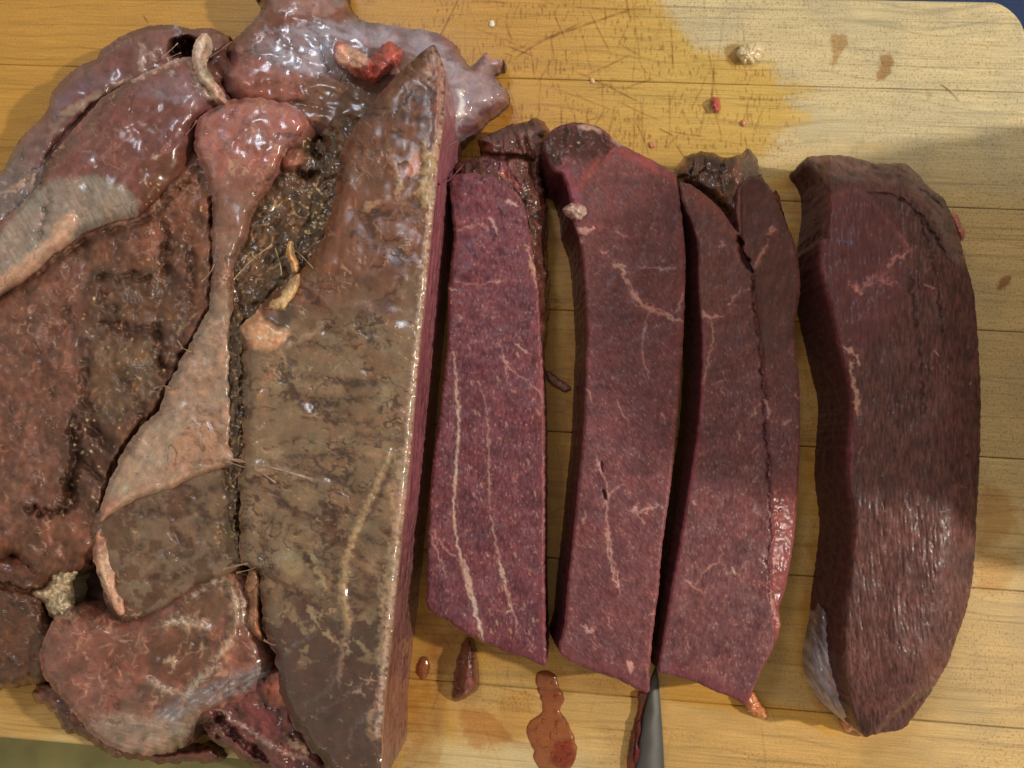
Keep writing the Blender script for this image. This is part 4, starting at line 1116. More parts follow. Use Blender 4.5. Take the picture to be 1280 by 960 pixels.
gm = L.blob([(-20,330),(20,268),(52,232),(80,222),(110,222),(130,222),(150,232),(170,248),(172,272),(140,284),(100,300),(50,336),(0,362)], 7, 7, 18)
L.mix(gm, (142, 128, 118), .85); fib = L.f(3.5, 3, 41, 62, 8); L.mix(gm * sstep(0, .6, fib), (166, 150, 128), .55); L.mix(gm * sstep(.1, .6, -fib), (104, 90, 84), .4); L.z += gm * .2 * fib
L.mix(gm * sstep(60, 20, L.x) * sstep(.1, .6, L.f(9, 4, 48)), (170, 164, 158), .5)
crack(L, [(48,300),(56,270),(62,244),(56,228)], 2.4, 2, (70, 54, 48)); crack(L, [(48,236),(58,212),(88,176),(120,145),(150,118)], 2.6, 2.5, (60, 36, 30))
ob = L.blob([(-30,362),(0,345),(30,322),(56,300),(78,270),(92,266),(97,276),(90,300),(66,320),(66,328),(36,348),(0,372),(-30,386)], 3.5, 5, 12)
L.mix(ob, (192, 146, 122), .88); L.mix(ob * sstep(-.1, .4, L.f(8, 3, 51, -40, 3)), (206, 172, 150), .6); L.z += 1.0 * ob
fatline(L, [(163,103),(180,92),(205,82),(235,70)], 4.2, (214, 176, 146), 1.2, 3); fatline(L, [(238,75),(248,100),(266,120),(280,128)], 5, (206, 164, 126), 1.0, 5)
fatline(L, [(255,112),(270,124),(280,132)], 5, (214, 170, 124), .8, 3); fatline(L, [(210,92),(217,92)], 3.4, (214, 190, 170), .8, 2)
fatline(L, [(196,196),(204,188),(212,178)], 2.2, (200, 140, 104), .5, 3); fatline(L, [(190,197),(196,197)], 3.2, (222, 190, 156), .8, 1.5); fatline(L, [(183,163),(192,164)], 1.7, (200, 180, 176), .5, 2)
fatline(L, [(200,170),(215,155),(235,148)], 1.4, (150, 116, 114), .2, 4); fatline(L, [(68,188),(80,180)], 2, (190, 156, 120), .4, 3)
for p in ([(110,170),(118,158),(125,150)], [(95,185),(120,195),(100,210)], [(130,160),(140,180),(125,200)]): fatline(L, p, 1.2, (170, 130, 114), .2, 5, brk=.5)
shreds(L, 26, (100, 150, 170, 240), 120, (164, 124, 108), .8, 10, 3, .5)
glints(L, 14, (180, 225, 215, 275), 4)
L.rough[:] = .34 + .08 * L.f(18, 3, 9); L.coat[:] = .6
L.grime(rel=REL.get(L.seed, 1.0), mott=MOT.get(L.seed, 1.0), fine=.07); L.relax(RLX.get(L.seed, 2)); L.web(20, .035, (184, 150, 126), .5, 3, 40, 1.8, .15, .12); L.web(34, .03, (52, 33, 27), .55, 8, 100, 2.0, .18, -.3)
L.build('shank_muscle', M_FLESH, roast, gain=1.0, rings=8, wall_fn=brown_wall, wall_noise=.6)
# tendon standing up in the pocket
L = Lobe([(241,82),(240,66),(245,51),(250,43),(257,42),(260,50),(258,62),(253,75),(262,92),(275,112),(281,128),(270,127),(256,108),(245,94)], seed=54, edge_noise=2.2, g=1.0, nscale=6)
L.dome(31, 34, 7); L.z += .8 * L.f(8, 3, 1)
L.base((176, 136, 116), (204, 172, 154), (180, 160, 140), sc=12); L.mix(L.blob([(256,84),(268,74),(269,90),(266,104),(258,100)], 3, 2), (176, 160, 132), .8)
L.rough[:] = .35
L.grime(rel=REL.get(L.seed, 1.0), mott=MOT.get(L.seed, 1.0), fine=.07); L.relax(RLX.get(L.seed, 2)); L.web(20, .035, (184, 150, 126), .5, 3, 40, 1.8, .15, .12); L.web(34, .03, (52, 33, 27), .55, 8, 100, 2.0, .18, -.3)
L.build('tendon', M_FAT, roast, gain=1.0, z_base=28, rings=5)

# ---- coarse brown muscle at the left
L = Lobe([(-40,380),(0,372),(30,352),(62,330),(100,302),(140,284),(172,276),(196,262),(216,240),(235,212),(250,196),(270,200),(276,240),(274,300),(276,370),(258,410),(240,450),(215,490),(196,515),(178,530),(160,560),(140,600),(128,640),(122,680),(108,690),(100,700),(60,706),(30,690),(-40,690)], seed=55, grow=16, edge_noise=3.0, R=50)
L.dome(17, 27, 26)
L.z += 2.2 * L.f(60, 3, 1) + 1.2 * L.f(22, 4, 2) + .6 * L.r(11, 3, 3, 60, 2)
L.base((54, 34, 25), (86, 54, 39), (108, 70, 52), (130, 86, 66), sc=34)
fibres(L, 112, 5, 4, (138, 88, 68), (58, 36, 28), .35, .3)
L.mix(L.blob([(-40,420),(60,340),(110,330),(105,420),(95,520),(60,640),(-40,660)], 18, 14, 36), (118, 78, 66), .55)
L.mix(L.blob([(110,340),(190,330),(230,380),(220,460),(160,540),(110,540),(105,430)], 14, 12, 30), (84, 60, 44), .55)
L.mix(L.blob([(120,440),(180,420),(210,450),(170,520),(120,520)], 10, 10, 30), (104, 80, 60), .55)
L.mix(L.blob([(175,275),(235,215),(268,235),(268,330),(215,300),(195,330),(150,330)], 12, 10, 30), (126, 76, 56), .55)
L.mix(L.blob([(60,645),(100,640),(118,650),(115,690),(60,690)], 8, 6), (124, 72, 54), .45)
for p, w, dp in (([(205,278),(208,300),(203,320),(208,345)], 3, 3), ([(120,350),(140,345),(165,348),(190,352)], 2.6, 2), ([(130,405),(165,410),(195,408)], 2.2, 2), ([(195,400),(198,440),(206,470)], 3, 3), ([(75,400),(84,380),(80,410),(74,420)], 2, 1.6),
                 ([(90,540),(96,570),(86,610),(92,625)], 5, 4), ([(110,530),(120,545)], 5, 3.5), ([(100,620),(75,640),(40,638),(26,632)], 3.4, 4), ([(90,400),(95,430),(110,450)], 1.6, 1.6), ([(150,520),(180,505),(200,480)], 2, 2), ([(35,450),(55,440),(70,425)], 2, 1.5), ([(60,500),(70,480)], 2, 1.5), ([(105,580),(130,600)], 4, 3), ([(130,360),(128,380),(150,385)], 4, 2.6), ([(225,300),(238,330),(232,380)], 2, 2), ([(10,560),(30,530),(34,500)], 1.6, 1.5)):
    crack(L, p, w, dp, wob=7, brk=.3)
L.mix(L.blob([(80,520),(125,515),(150,560),(110,610),(80,600)], 12, 10, 20), (58, 42, 34), .55)
fatline(L, [(222,395),(228,405),(220,420)], 3, (206, 164, 120), .6, 4, brk=.3); fatline(L, [(150,370),(165,360)], 1.6, (190, 140, 106), .4, 3); fatline(L, [(190,402),(204,400)], 1.8, (206, 170, 130), .4, 3)
fatline(L, [(190,450),(196,440),(205,430)], 1.6, (190, 150, 114), .4, 4); fatline(L, [(170,460),(185,452)], 2, (190, 150, 120), .4, 3); fatline(L, [(72,680),(75,695)], 2, (214, 150, 110), .5, 2); fatline(L, [(36,682),(52,688)], 1.6, (200, 150, 120), .5, 2)
crack(L, [(268,250),(270,320),(266,380),(250,412),(232,446),(214,482),(198,516),(178,532),(158,560),(142,592),(128,640)], 6, 5, (64, 42, 33), 4, .7, soft=5, taper=False)
crack(L, [(250,200),(225,235),(200,262),(172,280),(130,292),(90,312),(50,342)], 4, 3.5, (66, 43, 34), 4, .6, soft=4)
for p, w in (([(88,520),(96,560),(90,600),(80,620)], 9), ([(112,520),(122,545),(140,560)], 7), ([(100,615),(70,640),(30,636)], 6), ([(196,395),(200,440),(208,472)], 5), ([(120,350),(150,344),(190,352)], 5), ([(206,276),(210,310),(206,345)], 5), ([(128,405),(165,412),(198,408)], 4), ([(235,290),(240,340),(235,385)], 4), ([(110,440),(104,480),(112,520)], 5), ([(150,470),(170,500),(180,525)], 4)): crack(L, p, w, 2.6, (62, 40, 32), 9, .65, soft=4)
shreds(L, 70, (0, 330, 110, 640), 130, (170, 116, 92), .8, 11, 5, .5)
shreds(L, 60, (120, 270, 265, 500), 100, (176, 128, 96), .8, 10, 6, .5)
glints(L, 26, (85, 520, 150, 640), 7); glints(L, 18, (180, 250, 260, 330), 8); glints(L, 14, (100, 340, 220, 480), 9)
L.rough[:] = .5 + .1 * L.f(14, 3, 9); L.coat[:] = .15 + .4 * sstep(.1, .5, L.f(40, 2, 99))
L.grime(rel=REL.get(L.seed, 1.0), mott=MOT.get(L.seed, 1.0), fine=.07); L.relax(RLX.get(L.seed, 2)); L.web(20, .035, (184, 150, 126), .5, 3, 40, 1.8, .15, .12); L.web(34, .03, (52, 33, 27), .55, 8, 100, 2.0, .18, -.3)
L.build('side_muscle', M_FLESH, roast, gain=1.0, rings=8, wall_fn=brown_wall, wall_noise=.8)

# ---- dark muscle in the bottom left, below the hole
L = Lobe([(-40,690),(30,688),(62,706),(78,712),(62,728),(50,742),(60,770),(72,795),(68,815),(60,842),(50,852),(30,858),(0,861),(-40,862)], seed=56, grow=12, edge_noise=2.0, R=40)
L.dome(5, 22, 30); L.z += 1.4 * L.f(30, 3, 1) + .6 * L.f(9, 3, 2)
L.base((62, 38, 28), (84, 52, 38), (104, 62, 46), sc=26)
fibres(L, 20, 4, 2, (118, 76, 54), (50, 30, 24), .4, .35)
L.mix(L.blob([(-40,690),(40,690),(60,706),(40,720),(-40,715)], 8, 6), (110, 64, 50), .6)
crack(L, [(-20,730),(10,732),(30,740),(50,738)], 3.0, 5, wob=4)
L.mix(L.blob([(-20,745),(40,745),(60,790),(50,830),(-20,840)], 14, 10), (88, 54, 36), .6)
shreds(L, 26, (0, 720, 60, 850), 60, (134, 96, 68), .7, 9, 8, .45)
L.rough[:] = .42; L.coat[:] = .5
L.grime(rel=REL.get(L.seed, 1.0), mott=MOT.get(L.seed, 1.0), fine=.07); L.relax(RLX.get(L.seed, 2)); L.web(20, .035, (184, 150, 126), .5, 3, 40, 1.8, .15, .12); L.web(34, .03, (52, 33, 27), .55, 8, 100, 2.0, .18, -.3)
L.build('lower_muscle', M_FLESH, roast, gain=1.0, rings=6, wall_fn=brown_wall, wall_noise=.8)
# glassy frayed tissue by the hole
L = Lobe([(40,742),(58,728),(66,712),(80,704),(98,700),(106,706),(96,722),(92,745),(96,760),(88,775),(80,790),(70,788),(66,772),(58,760)], seed=57, edge_noise=4.0, g=1.1, nscale=7)
L.dome(14, 23, 14); L.z += 1.6 * L.f(7, 4, 1) + 1.0 * L.r(6, 2, 2)
L.base((116, 92, 68), (160, 140, 110), (200, 184, 152), sc=8, contrast=1.6); glints(L, 60, (45, 705, 105, 790), 21, (228, 214, 180), 1.4)
L.rough[:] = .16; L.coat[:] = 1; L.bump[:] = 1.6
L.grime(rel=REL.get(L.seed, 1.0), mott=MOT.get(L.seed, 1.0), fine=.07); L.relax(RLX.get(L.seed, 2)); L.web(20, .035, (184, 150, 126), .5, 3, 40, 1.8, .15, .12); L.web(34, .03, (52, 33, 27), .55, 8, 100, 2.0, .18, -.3)
L.build('frayed_tissue', M_FAT, roast, gain=1.0, z_base=8, rings=4, wall_noise=.8)

# ---- rounded muscle at the near left, under a smooth sheath
L = Lobe([(62,818),(70,792),(84,772),(104,762),(126,764),(150,772),(168,764),(200,750),(235,728),(265,712),(288,704),(300,712),(318,722),(326,745),(330,790),(340,825),(335,850),(310,868),(285,880),(262,888),(240,900),(235,925),(215,940),(185,944),(150,938),(120,922),(95,895),(75,865),(65,842)], seed=58, grow=12, edge_noise=2.0, R=60)
L.dome(10, 31, 44, .55)
L.z += 1.6 * L.f(50, 3, 1) + .35 * L.f(14, 3, 2)
L.base((110, 64, 54), (128, 78, 66), (142, 92, 80), sc=40)
fibres(L, 140, 6, 4, (150, 104, 88), (92, 56, 46), .25, .12)
L.mix(L.blob([(68,800),(100,770),(130,775),(120,830),(140,880),(100,880),(70,850)], 12, 8, 24), (132, 84, 74), .6)
L.mix(L.blob([(118,800),(160,790),(190,830),(160,860),(130,850)], 14, 8, 24), (112, 70, 54), .5)
dk = L.blob([(182,800),(210,790),(250,790),(265,810),(250,840),(215,852),(190,838)], 9, 8, 18); L.mix(dk, (86, 58, 42), .75)
L.mix(L.blob([(230,750),(270,718),(288,725),(285,770),(250,790),(222,775)], 8, 8, 18), (98, 74, 54), .75)
fatline(L, [(195,788),(215,778),(240,782),(262,790)], 8, (176, 146, 106), 1.0, 9, .7, 5); fatline(L, [(262,830),(280,815),(292,790),(296,760),(286,720)], 8, (196, 150, 106), 1.2, 7, .75, 4); fatline(L, [(225,875),(250,848),(275,832)], 7, (190, 142, 104), .8, 6, .75, 4)
fatline(L, [(180,845),(200,860),(225,866)], 6, (186, 138, 110), .5, 8, .6, 5); fatline(L, [(206,826),(214,826),(218,834)], 5.5, (206, 172, 126), 1.2, 4); fatline(L, [(163,815),(170,820)], 4, (190, 140, 116), .5, 4); fatline(L, [(170,800),(178,815)], 3, (170, 118, 92), .4, 5)
fatline(L, [(115,795),(128,788),(150,800)], 2, (176, 130, 112), .3, 7, brk=.5); fatline(L, [(70,818),(85,800),(100,790)], 2, (176, 116, 100), .3, 6, brk=.4); fatline(L, [(120,880),(150,855),(165,840)], 1.6, (166, 124, 100), .3, 4); fatline(L, [(150,892),(175,870),(190,850)], 1.2, (150, 114, 96), .3, 4)
sh = L.blob([(110,905),(150,890),(190,893),(240,885),(250,900),(235,930),(190,944),(145,935)], 10, 6, 20); L.mix(sh, (140, 122, 108), .75); fib = L.f(3.4, 3, 41, 14, 9); L.mix(sh * sstep(0, .5, fib), (170, 154, 138), .5)
L.mix(L.blob([(150,880),(180,862),(215,858),(210,885),(170,893)], 10, 6), (92, 72, 62), .6)
bl = L.blob([(196,893),(230,868),(270,850),(310,836),(338,834),(332,852),(290,872),(250,888),(215,902)], 6, 6, 14)
fib = L.f(3.6, 3, 43, -28, 4); L.mix(bl, (116, 106, 108), .7); L.mix(bl * sstep(.15, .55, fib), (178, 178, 194), .65); L.mix(bl * sstep(.2, .6, -fib), (70, 56, 50), .6); L.z += bl * .6 * fib
for p, w in (([(196,786),(216,776),(242,780),(262,788)], 3.5), ([(264,828),(281,813),(292,790),(296,762),(287,724)], 4), ([(226,874),(250,848),(276,830)], 3.5), ([(182,846),(202,860),(226,866)], 3), ([(300,730),(306,760),(312,790)], 3), ([(240,745),(262,730),(284,722)], 3)): fatline(L, p, w, (214, 176, 138), .9, 5, .95, 1.6)
crack(L, [(160,770),(190,760),(215,742),(240,726)], 2.6, 4, (38, 24, 18)); crack(L, [(240,722),(270,710)], 1.6, 2)
shreds(L, 40, (100, 780, 300, 880), 130, (186, 146, 120), .8, 14, 12, .55); L.web(30, .09, (178, 136, 110), .6, 61, 130, 2.2, .02, .3, 14, 3); L.web(24, .08, (70, 46, 36), .6, 62, 20, 1.8, .1, -.2, 10, 3); L.mix(sstep(.0, .4, L.f(34, 3, 63)) * (1 - sstep(840, 880, L.y)), (86, 54, 42), .45)
L.rough[:] = .33 + .08 * L.f(18, 3, 9); L.rough -= .08 * bl; L.coat[:] = .6 + .4 * bl
L.grime(rel=REL.get(L.seed, 1.0), mott=MOT.get(L.seed, 1.0), fine=.07); L.relax(RLX.get(L.seed, 2)); L.web(20, .035, (184, 150, 126), .5, 3, 40, 1.8, .15, .12); L.web(34, .03, (52, 33, 27), .55, 8, 100, 2.0, .18, -.3)
L.build('knuckle_muscle', M_FLESH, roast, gain=1.0, rings=7, wall_fn=brown_wall, wall_noise=.5)
# brown frill under it
L = Lobe([(40,868),(45,855),(60,850),(80,850),(110,890),(150,925),(200,938),(262,930),(280,945),(270,954),(235,952),(200,955),(170,948),(140,944),(120,932),(100,920),(82,916),(72,900),(58,882),(46,878)], seed=59, edge_noise=3.5, nscale=7)
L.dome(2.5, 11, 12); L.z += .9 * L.f(12, 3, 1)
L.base((70, 40, 28), (96, 56, 40), (120, 72, 54), sc=14); fibres(L, 45, 4, 2, (140, 92, 74), (60, 34, 26), .4, .3)
L.mix(sstep(120, 160, L.x), (96, 50, 48), .5); glints(L, 30, (60, 880, 270, 955), 31, (190, 150, 120), 1.0)
L.rough[:] = .38; L.coat[:] = .7
L.grime(rel=REL.get(L.seed, 1.0), mott=MOT.get(L.seed, 1.0), fine=.07); L.relax(RLX.get(L.seed, 2)); L.web(20, .035, (184, 150, 126), .5, 3, 40, 1.8, .15, .12); L.web(34, .03, (52, 33, 27), .55, 8, 100, 2.0, .18, -.3)
L.build('frill', M_FLESH, roast, gain=1.0, rings=4, wall_noise=.5, wall_fn=brown_wall)

# ---- dark purple trimmed ends at the near side
L = Lobe([(252,885),(262,872),(288,862),(310,850),(330,838),(350,838),(362,870),(372,905),(398,940),(420,985),(350,985),(340,965),(318,958),(300,948),(292,935),(275,925),(262,905)], seed=60, grow=8, edge_noise=1.6, R=40)
L.dome(13, 25, 18); L.z += 1.2 * L.f(26, 3, 1) + .5 * L.f(9, 3, 2)
L.base((74, 38, 36), (96, 50, 46), (118, 66, 60), sc=22); fibres(L, 50, 4, 3, (140, 84, 80), (54, 26, 26), .35, .3)
crack(L, [(265,890),(290,915),(310,935),(335,950)], 5, 6, (66, 36, 34), 4); crack(L, [(258,900),(275,922)], 3, 4, (66, 36, 34))
fatline(L, [(268,884),(290,899),(315,915),(335,930),(360,942),(385,950)], 2.6, (206, 150, 124), .8, 3); fatline(L, [(360,925),(375,932),(384,944)], 8, (206, 160, 120), 1.4, 4); fatline(L, [(268,912),(280,920)], 4, (190, 136, 110), .8, 4)
L.mix(L.blob([(330,858),(345,842),(356,850),(355,880),(344,886),(334,876)], 4, 3), (176, 100, 78), .8)
crack(L, [(312,850),(325,842),(322,836)], 6, 4, (60, 42, 40), 4); L.mix(L.blob([(300,880),(340,890),(355,920),(325,912)], 6, 5), (116, 54, 56), .7)
L.rough[:] = .28; L.coat[:] = .8
L.grime(rel=REL.get(L.seed, 1.0), mott=MOT.get(L.seed, 1.0), fine=.07); L.relax(RLX.get(L.seed, 2)); L.web(20, .035, (184, 150, 126), .5, 3, 40, 1.8, .15, .12); L.web(34, .03, (52, 33, 27), .55, 8, 100, 2.0, .18, -.3)
L.build('trimmed_end', M_FLESH, roast, gain=1.0, rings=7, wall_fn=brown_wall, wall_noise=.6)

# ---- the low square of muscle under glossy film
L = Lobe([(130,650),(160,630),(200,612),(240,598),(290,588),(300,610),(296,660),(300,692),(285,708),(250,722),(215,742),(190,756),(160,766),(148,750),(142,720),(134,690),(128,668)], seed=61, grow=16, edge_noise=3.0, R=40)
L.dome(23, 29.5, 20); L.z += .9 * L.f(40, 3, 1) + .3 * L.f(12, 3, 2)
L.base((78, 54, 40), (92, 66, 50), (106, 78, 60), sc=30)
film = sstep(-.05, .12, L.f(34, 4, 5) + .25 * L.f(9, 3, 6) + .1); L.mix(film, (122, 99, 80), .7)
L.z += .22 * film
for p in ([(165,648),(190,640),(215,646),(235,640)], [(160,642),(190,632),(215,622)], [(208,690),(230,696),(240,692)], [(212,655),(230,680),(246,692)], [(225,600),(250,630),(262,660)], [(255,640),(246,672)], [(195,700),(170,690),(180,680)], [(230,625),(245,618),(275,605)], [(180,720),(220,718),(250,700)], [(262,680),(270,700)]):
    crack(L, p, 3.4, 1.1, (66, 44, 34), 8, .8, brk=.3)
for p in ([(150,690),(175,705),(210,705)], [(160,735),(200,725),(240,700)]): fatline(L, p, 1.6, (150, 128, 98), .3, 7, .6)
L.mix(L.blob([(268,600),(298,610),(296,690),(280,680),(272,640)], 5, 6, 10), (98, 76, 54), .7); glints(L, 34, (268, 600, 300, 690), 41, (190, 160, 110), 1.0)
L.rough[:] = .30 + .16 * (1 - film); L.coat[:] = .35 + .5 * film; L.bump[:] = .5
L.grime(rel=REL.get(L.seed, 1.0), mott=MOT.get(L.seed, 1.0), fine=.07); L.relax(RLX.get(L.seed, 2)); L.web(20, .035, (184, 150, 126), .5, 3, 40, 1.8, .15, .12); L.web(34, .03, (52, 33, 27), .55, 8, 100, 2.0, .18, -.3)
L.build('filmed_muscle', M_FLESH, roast, gain=1.0, rings=6, wall_fn=brown_wall, wall_noise=.6)

# ---- tongue of muscle with grey membrane, narrow at the top, wide below
L = Lobe([(246,166),(254,148),(276,134),(300,126),(335,128),(365,135),(381,150),(378,168),(362,180),(350,200),(336,230),(318,258),(306,290),(296,318),(291,345),(289,380),(291,430),(289,480),(291,520),(290,555),(297,572),(290,584),(270,586),(240,598),(205,612),(175,625),(150,636),(132,648),(124,655),(132,622),(146,588),(160,558),(182,532),(200,516),(214,480),(232,446),(252,410),(266,378),(268,330),(267,290),(268,250),(262,225),(252,200),(246,184)], seed=62, grow=3, edge_noise=3.0, R=40)
L.dome(27, 31.5, 13)
L.z += 2.5 * (1 - sstep(180, 260, L.y)) + .8 * L.f(40, 3, 1) + .3 * L.f(12, 3, 2)
L.base((112, 84, 70), (132, 106, 88), (146, 122, 102), sc=26)
L.mix(1 - sstep(200, 300, L.y + 20 * L.f(30, 3, 4)), (142, 82, 72), .85)
L.mix((1 - sstep(180, 240, L.y)) * sstep(.05, .5, L.r(20, 3, 6, 110, 2)), (166, 112, 108), .5)
L.mix((1 - sstep(165, 200, L.y)) * sstep(.1, .6, L.f(18, 3, 7)), (134, 104, 116), .7)
L.mix(sstep(215, 260, L.y) * (1 - sstep(330, 380, L.y)), (124, 84, 72), .6)
mem = sstep(370, 430, L.y); L.mix(mem, (156, 126, 108), .65)
L.mix(mem * sstep(.1, .5, L.f(10, 4, 8)), (118, 98, 88), .5); L.mix(mem * sstep(.1, .5, L.f(13, 4, 9)), (182, 142, 118), .6)
lower = sstep(500, 540, L.y); L.mix(lower * (1 - sstep(215, 240, L.x)), (160, 134, 116), .7); L.mix(lower * (1 - sstep(215, 240, L.x)) * sstep(0, .5, L.f(5, 3, 10, 125, 5)), (176, 158, 130), .5)
L.mix(L.blob([(215,560),(240,530),(285,530),(296,570),(270,588),(235,590),(212,590)], 9, 9, 12), (168, 128, 104), .7); L.z += .7 * L.r(14, 3, 12, 60, 2) * lower
for p in ([(230,540),(250,555),(262,570)], [(258,525),(275,545),(285,565)], [(225,575),(250,578),(280,575)], [(215,585),(240,565)]): crack(L, p, 1.6, .9, (110, 72, 50), 6, .7)
fatline(L, [(290,580),(265,586),(230,598),(190,610),(160,622),(135,640)], 5, (204, 150, 108), .8, 5, .8, 3); fatline(L, [(130,655),(133,640),(150,628)], 6, (206, 140, 100), .8, 3)
fatline(L, [(272,262),(270,290),(269,325),(268,355),(266,378),(256,400),(240,430),(224,460),(212,490)], 1.6, (206, 170, 140), .8, 2); fatline(L, [(266,320),(270,325)], 4, (206, 170, 146), .8, 2)
for p in ([(212,486),(196,518),(176,536),(158,562),(142,594),(130,636)], [(262,384),(250,412),(232,448),(214,484)], [(225,470),(250,455),(280,450)], [(205,520),(235,505),(270,510)], [(170,580),(200,570),(230,580)]): fatline(L, p, 2.4, (198, 160, 134), .5, 7, .75, 2, brk=.4)
L.web(26, .08, (186, 148, 124), .55, 31, 115, 2.4, .0, .2, 14, 3); L.web(22, .06, (96, 72, 60), .5, 32, 70, 2.0, .08, -.2, 10, 3)
fatline(L, [(288,420),(290,470),(290,540)], 2, (190, 140, 100), .5, 3); fatline(L, [(265,195),(267,220),(268,250)], 1.4, (190, 150, 136), .5, 3)
for p in ([(340,170),(330,200),(318,230)], [(352,160),(345,190)], [(300,160),(290,190),(300,210)], [(320,150),(300,170)]): fatline(L, p, 3, (164, 96, 88), .6, 5, .6, 3)
fatline(L, [(276,168),(290,182),(282,190)], 2, (196, 160, 156), .5, 5); fatline(L, [(315,155),(316,165)], 3, (200, 150, 120), .5, 3); fatline(L, [(285,215),(280,235)], 3, (170, 120, 100), .4, 4)
crack(L, [(340,176),(352,168),(372,170)], 2, 1.5, (70, 36, 32)); shreds(L, 30, (200, 400, 285, 520), 100, (176, 140, 110), .7, 9, 14, .45)
L.rough[:] = .34 + .1 * L.f(14, 3, 9); top = 1 - sstep(190, 250, L.y); L.rough -= .1 * top; L.coat[:] = .45 + .55 * top
L.grime(rel=REL.get(L.seed, 1.0), mott=MOT.get(L.seed, 1.0), fine=.07); L.relax(RLX.get(L.seed, 2)); L.web(20, .035, (184, 150, 126), .5, 3, 40, 1.8, .15, .12); L.web(34, .03, (52, 33, 27), .55, 8, 100, 2.0, .18, -.3)
L.build('membrane_tongue', M_FLESH, roast, gain=1.0, rings=7, wall_fn=brown_wall, wall_noise=.6)
# fat ribbon hanging from its lower corner
L = Lobe([(118,662),(126,654),(136,660),(140,690),(146,715),(152,740),(160,762),(156,770),(146,770),(136,752),(126,730),(118,700)], seed=63, edge_noise=3.0)
L.dome(25, 30, 6); L.z += 1.0 * L.f(9, 3, 1)
L.base((160, 112, 92), (188, 146, 122), (204, 172, 148), sc=12, ang=80, st=3)
crack(L, [(136,680),(141,705),(148,740)], 1.2, 1.0, (150, 92, 64), 2); fatline(L, [(140,690),(147,720),(154,755)], 1.8, (222, 184, 144), .5, 2); L.mix(L.blob([(118,660),(134,658),(136,680),(122,690)], 4, 3), (180, 120, 92), .7)
L.rough[:] = .38
L.grime(rel=REL.get(L.seed, 1.0), mott=MOT.get(L.seed, 1.0), fine=.07); L.relax(RLX.get(L.seed, 2)); L.web(20, .035, (184, 150, 126), .5, 3, 40, 1.8, .15, .12); L.web(34, .03, (52, 33, 27), .55, 8, 100, 2.0, .18, -.3)
L.build('fat_ribbon', M_FAT, roast, gain=1.0, z_base=20, rings=6)

# ---- furrow of torn tissue between tongue and block
L = Lobe([(330,250),(346,215),(366,190),(384,178),(400,190),(430,160),(446,168),(430,230),(412,300),(392,345),(352,420),(325,450),(308,560),(300,600),(286,600),(286,400),(292,350),(304,305)], seed=64, grow=16, edge_noise=2.5, R=40)
L.dome(17, 27, 24); L.z += 1.8 * L.f(22, 4, 1) + .8 * L.r(9, 3, 2, 120, 2)
L.base((56, 40, 28), (84, 60, 42), (112, 80, 56), sc=20); fibres(L, 128, 5, 3, (140, 100, 68), (40, 28, 22), .45, .4)
L.mix(L.blob([(372,196),(395,205),(400,240),(375,250),(356,240)], 7, 6), (110, 78, 62), .6); L.mix(L.blob([(352,196),(366,184),(378,188),(380,204),(366,212),(354,208)], 3, 2), (140, 88, 72), .9); L.z += 4 * L.blob([(352,196),(366,184),(378,188),(380,204),(366,212),(354,208)], 6, 2)
crack(L, [(372,210),(384,222),(398,212)], 5, 5, (60, 42, 32)); crack(L, [(385,180),(398,198)], 5, 4, (60, 44, 34)); crack(L, [(300,380),(294,420),(292,500),(290,560)], 4, 4, (60, 44, 34))
shreds(L, 60, (310, 215, 415, 400), 128, (190, 150, 104), .9, 13, 17, .6); glints(L, 70, (380, 230, 415, 320), 18, (236, 210, 150), 1.2); glints(L, 24, (370, 165, 400, 210), 19, (190, 170, 130), 1.2); glints(L, 40, (288, 340, 304, 600), 20, (214, 180, 120), 1.0)
L.rough[:] = .3; L.coat[:] = .9; L.bump[:] = 1.4
L.grime(rel=REL.get(L.seed, 1.0), mott=MOT.get(L.seed, 1.0), fine=.07); L.relax(RLX.get(L.seed, 2)); L.web(20, .035, (184, 150, 126), .5, 3, 40, 1.8, .15, .12); L.web(34, .03, (52, 33, 27), .55, 8, 100, 2.0, .18, -.3)
L.build('torn_tissue', M_FLESH, roast, gain=1.0, z_base=6, rings=5, wall_fn=brown_wall, wall_noise=.8)

# ---- gristle filling the furrow beside the block
L = Lobe([(284,420),(290,395),(300,385),(312,398),(314,450),(313,520),(312,590),(306,640),(306,700),(296,700),(286,650),(280,600),(284,560),(282,500)], seed=70, edge_noise=5.0, nscale=11)
L.dome(24, 32, 12); L.z += 2.0 * L.f(14, 4, 1) + .6 * L.f(5, 2, 2)
L.base((40, 28, 22), (72, 52, 38), (118, 88, 64), sc=9, ang=90, st=2, contrast=1.5); fibres(L, 95, 4, 3, (160, 122, 86), (30, 21, 17), .5, .4); glints(L, 90, (284, 390, 312, 690), 51, (216, 182, 126), 1.0)
L.rough[:] = .26; L.coat[:] = 1
L.build('gristle', M_FLESH, roast, z_base=20, rings=4, wall_noise=.8)

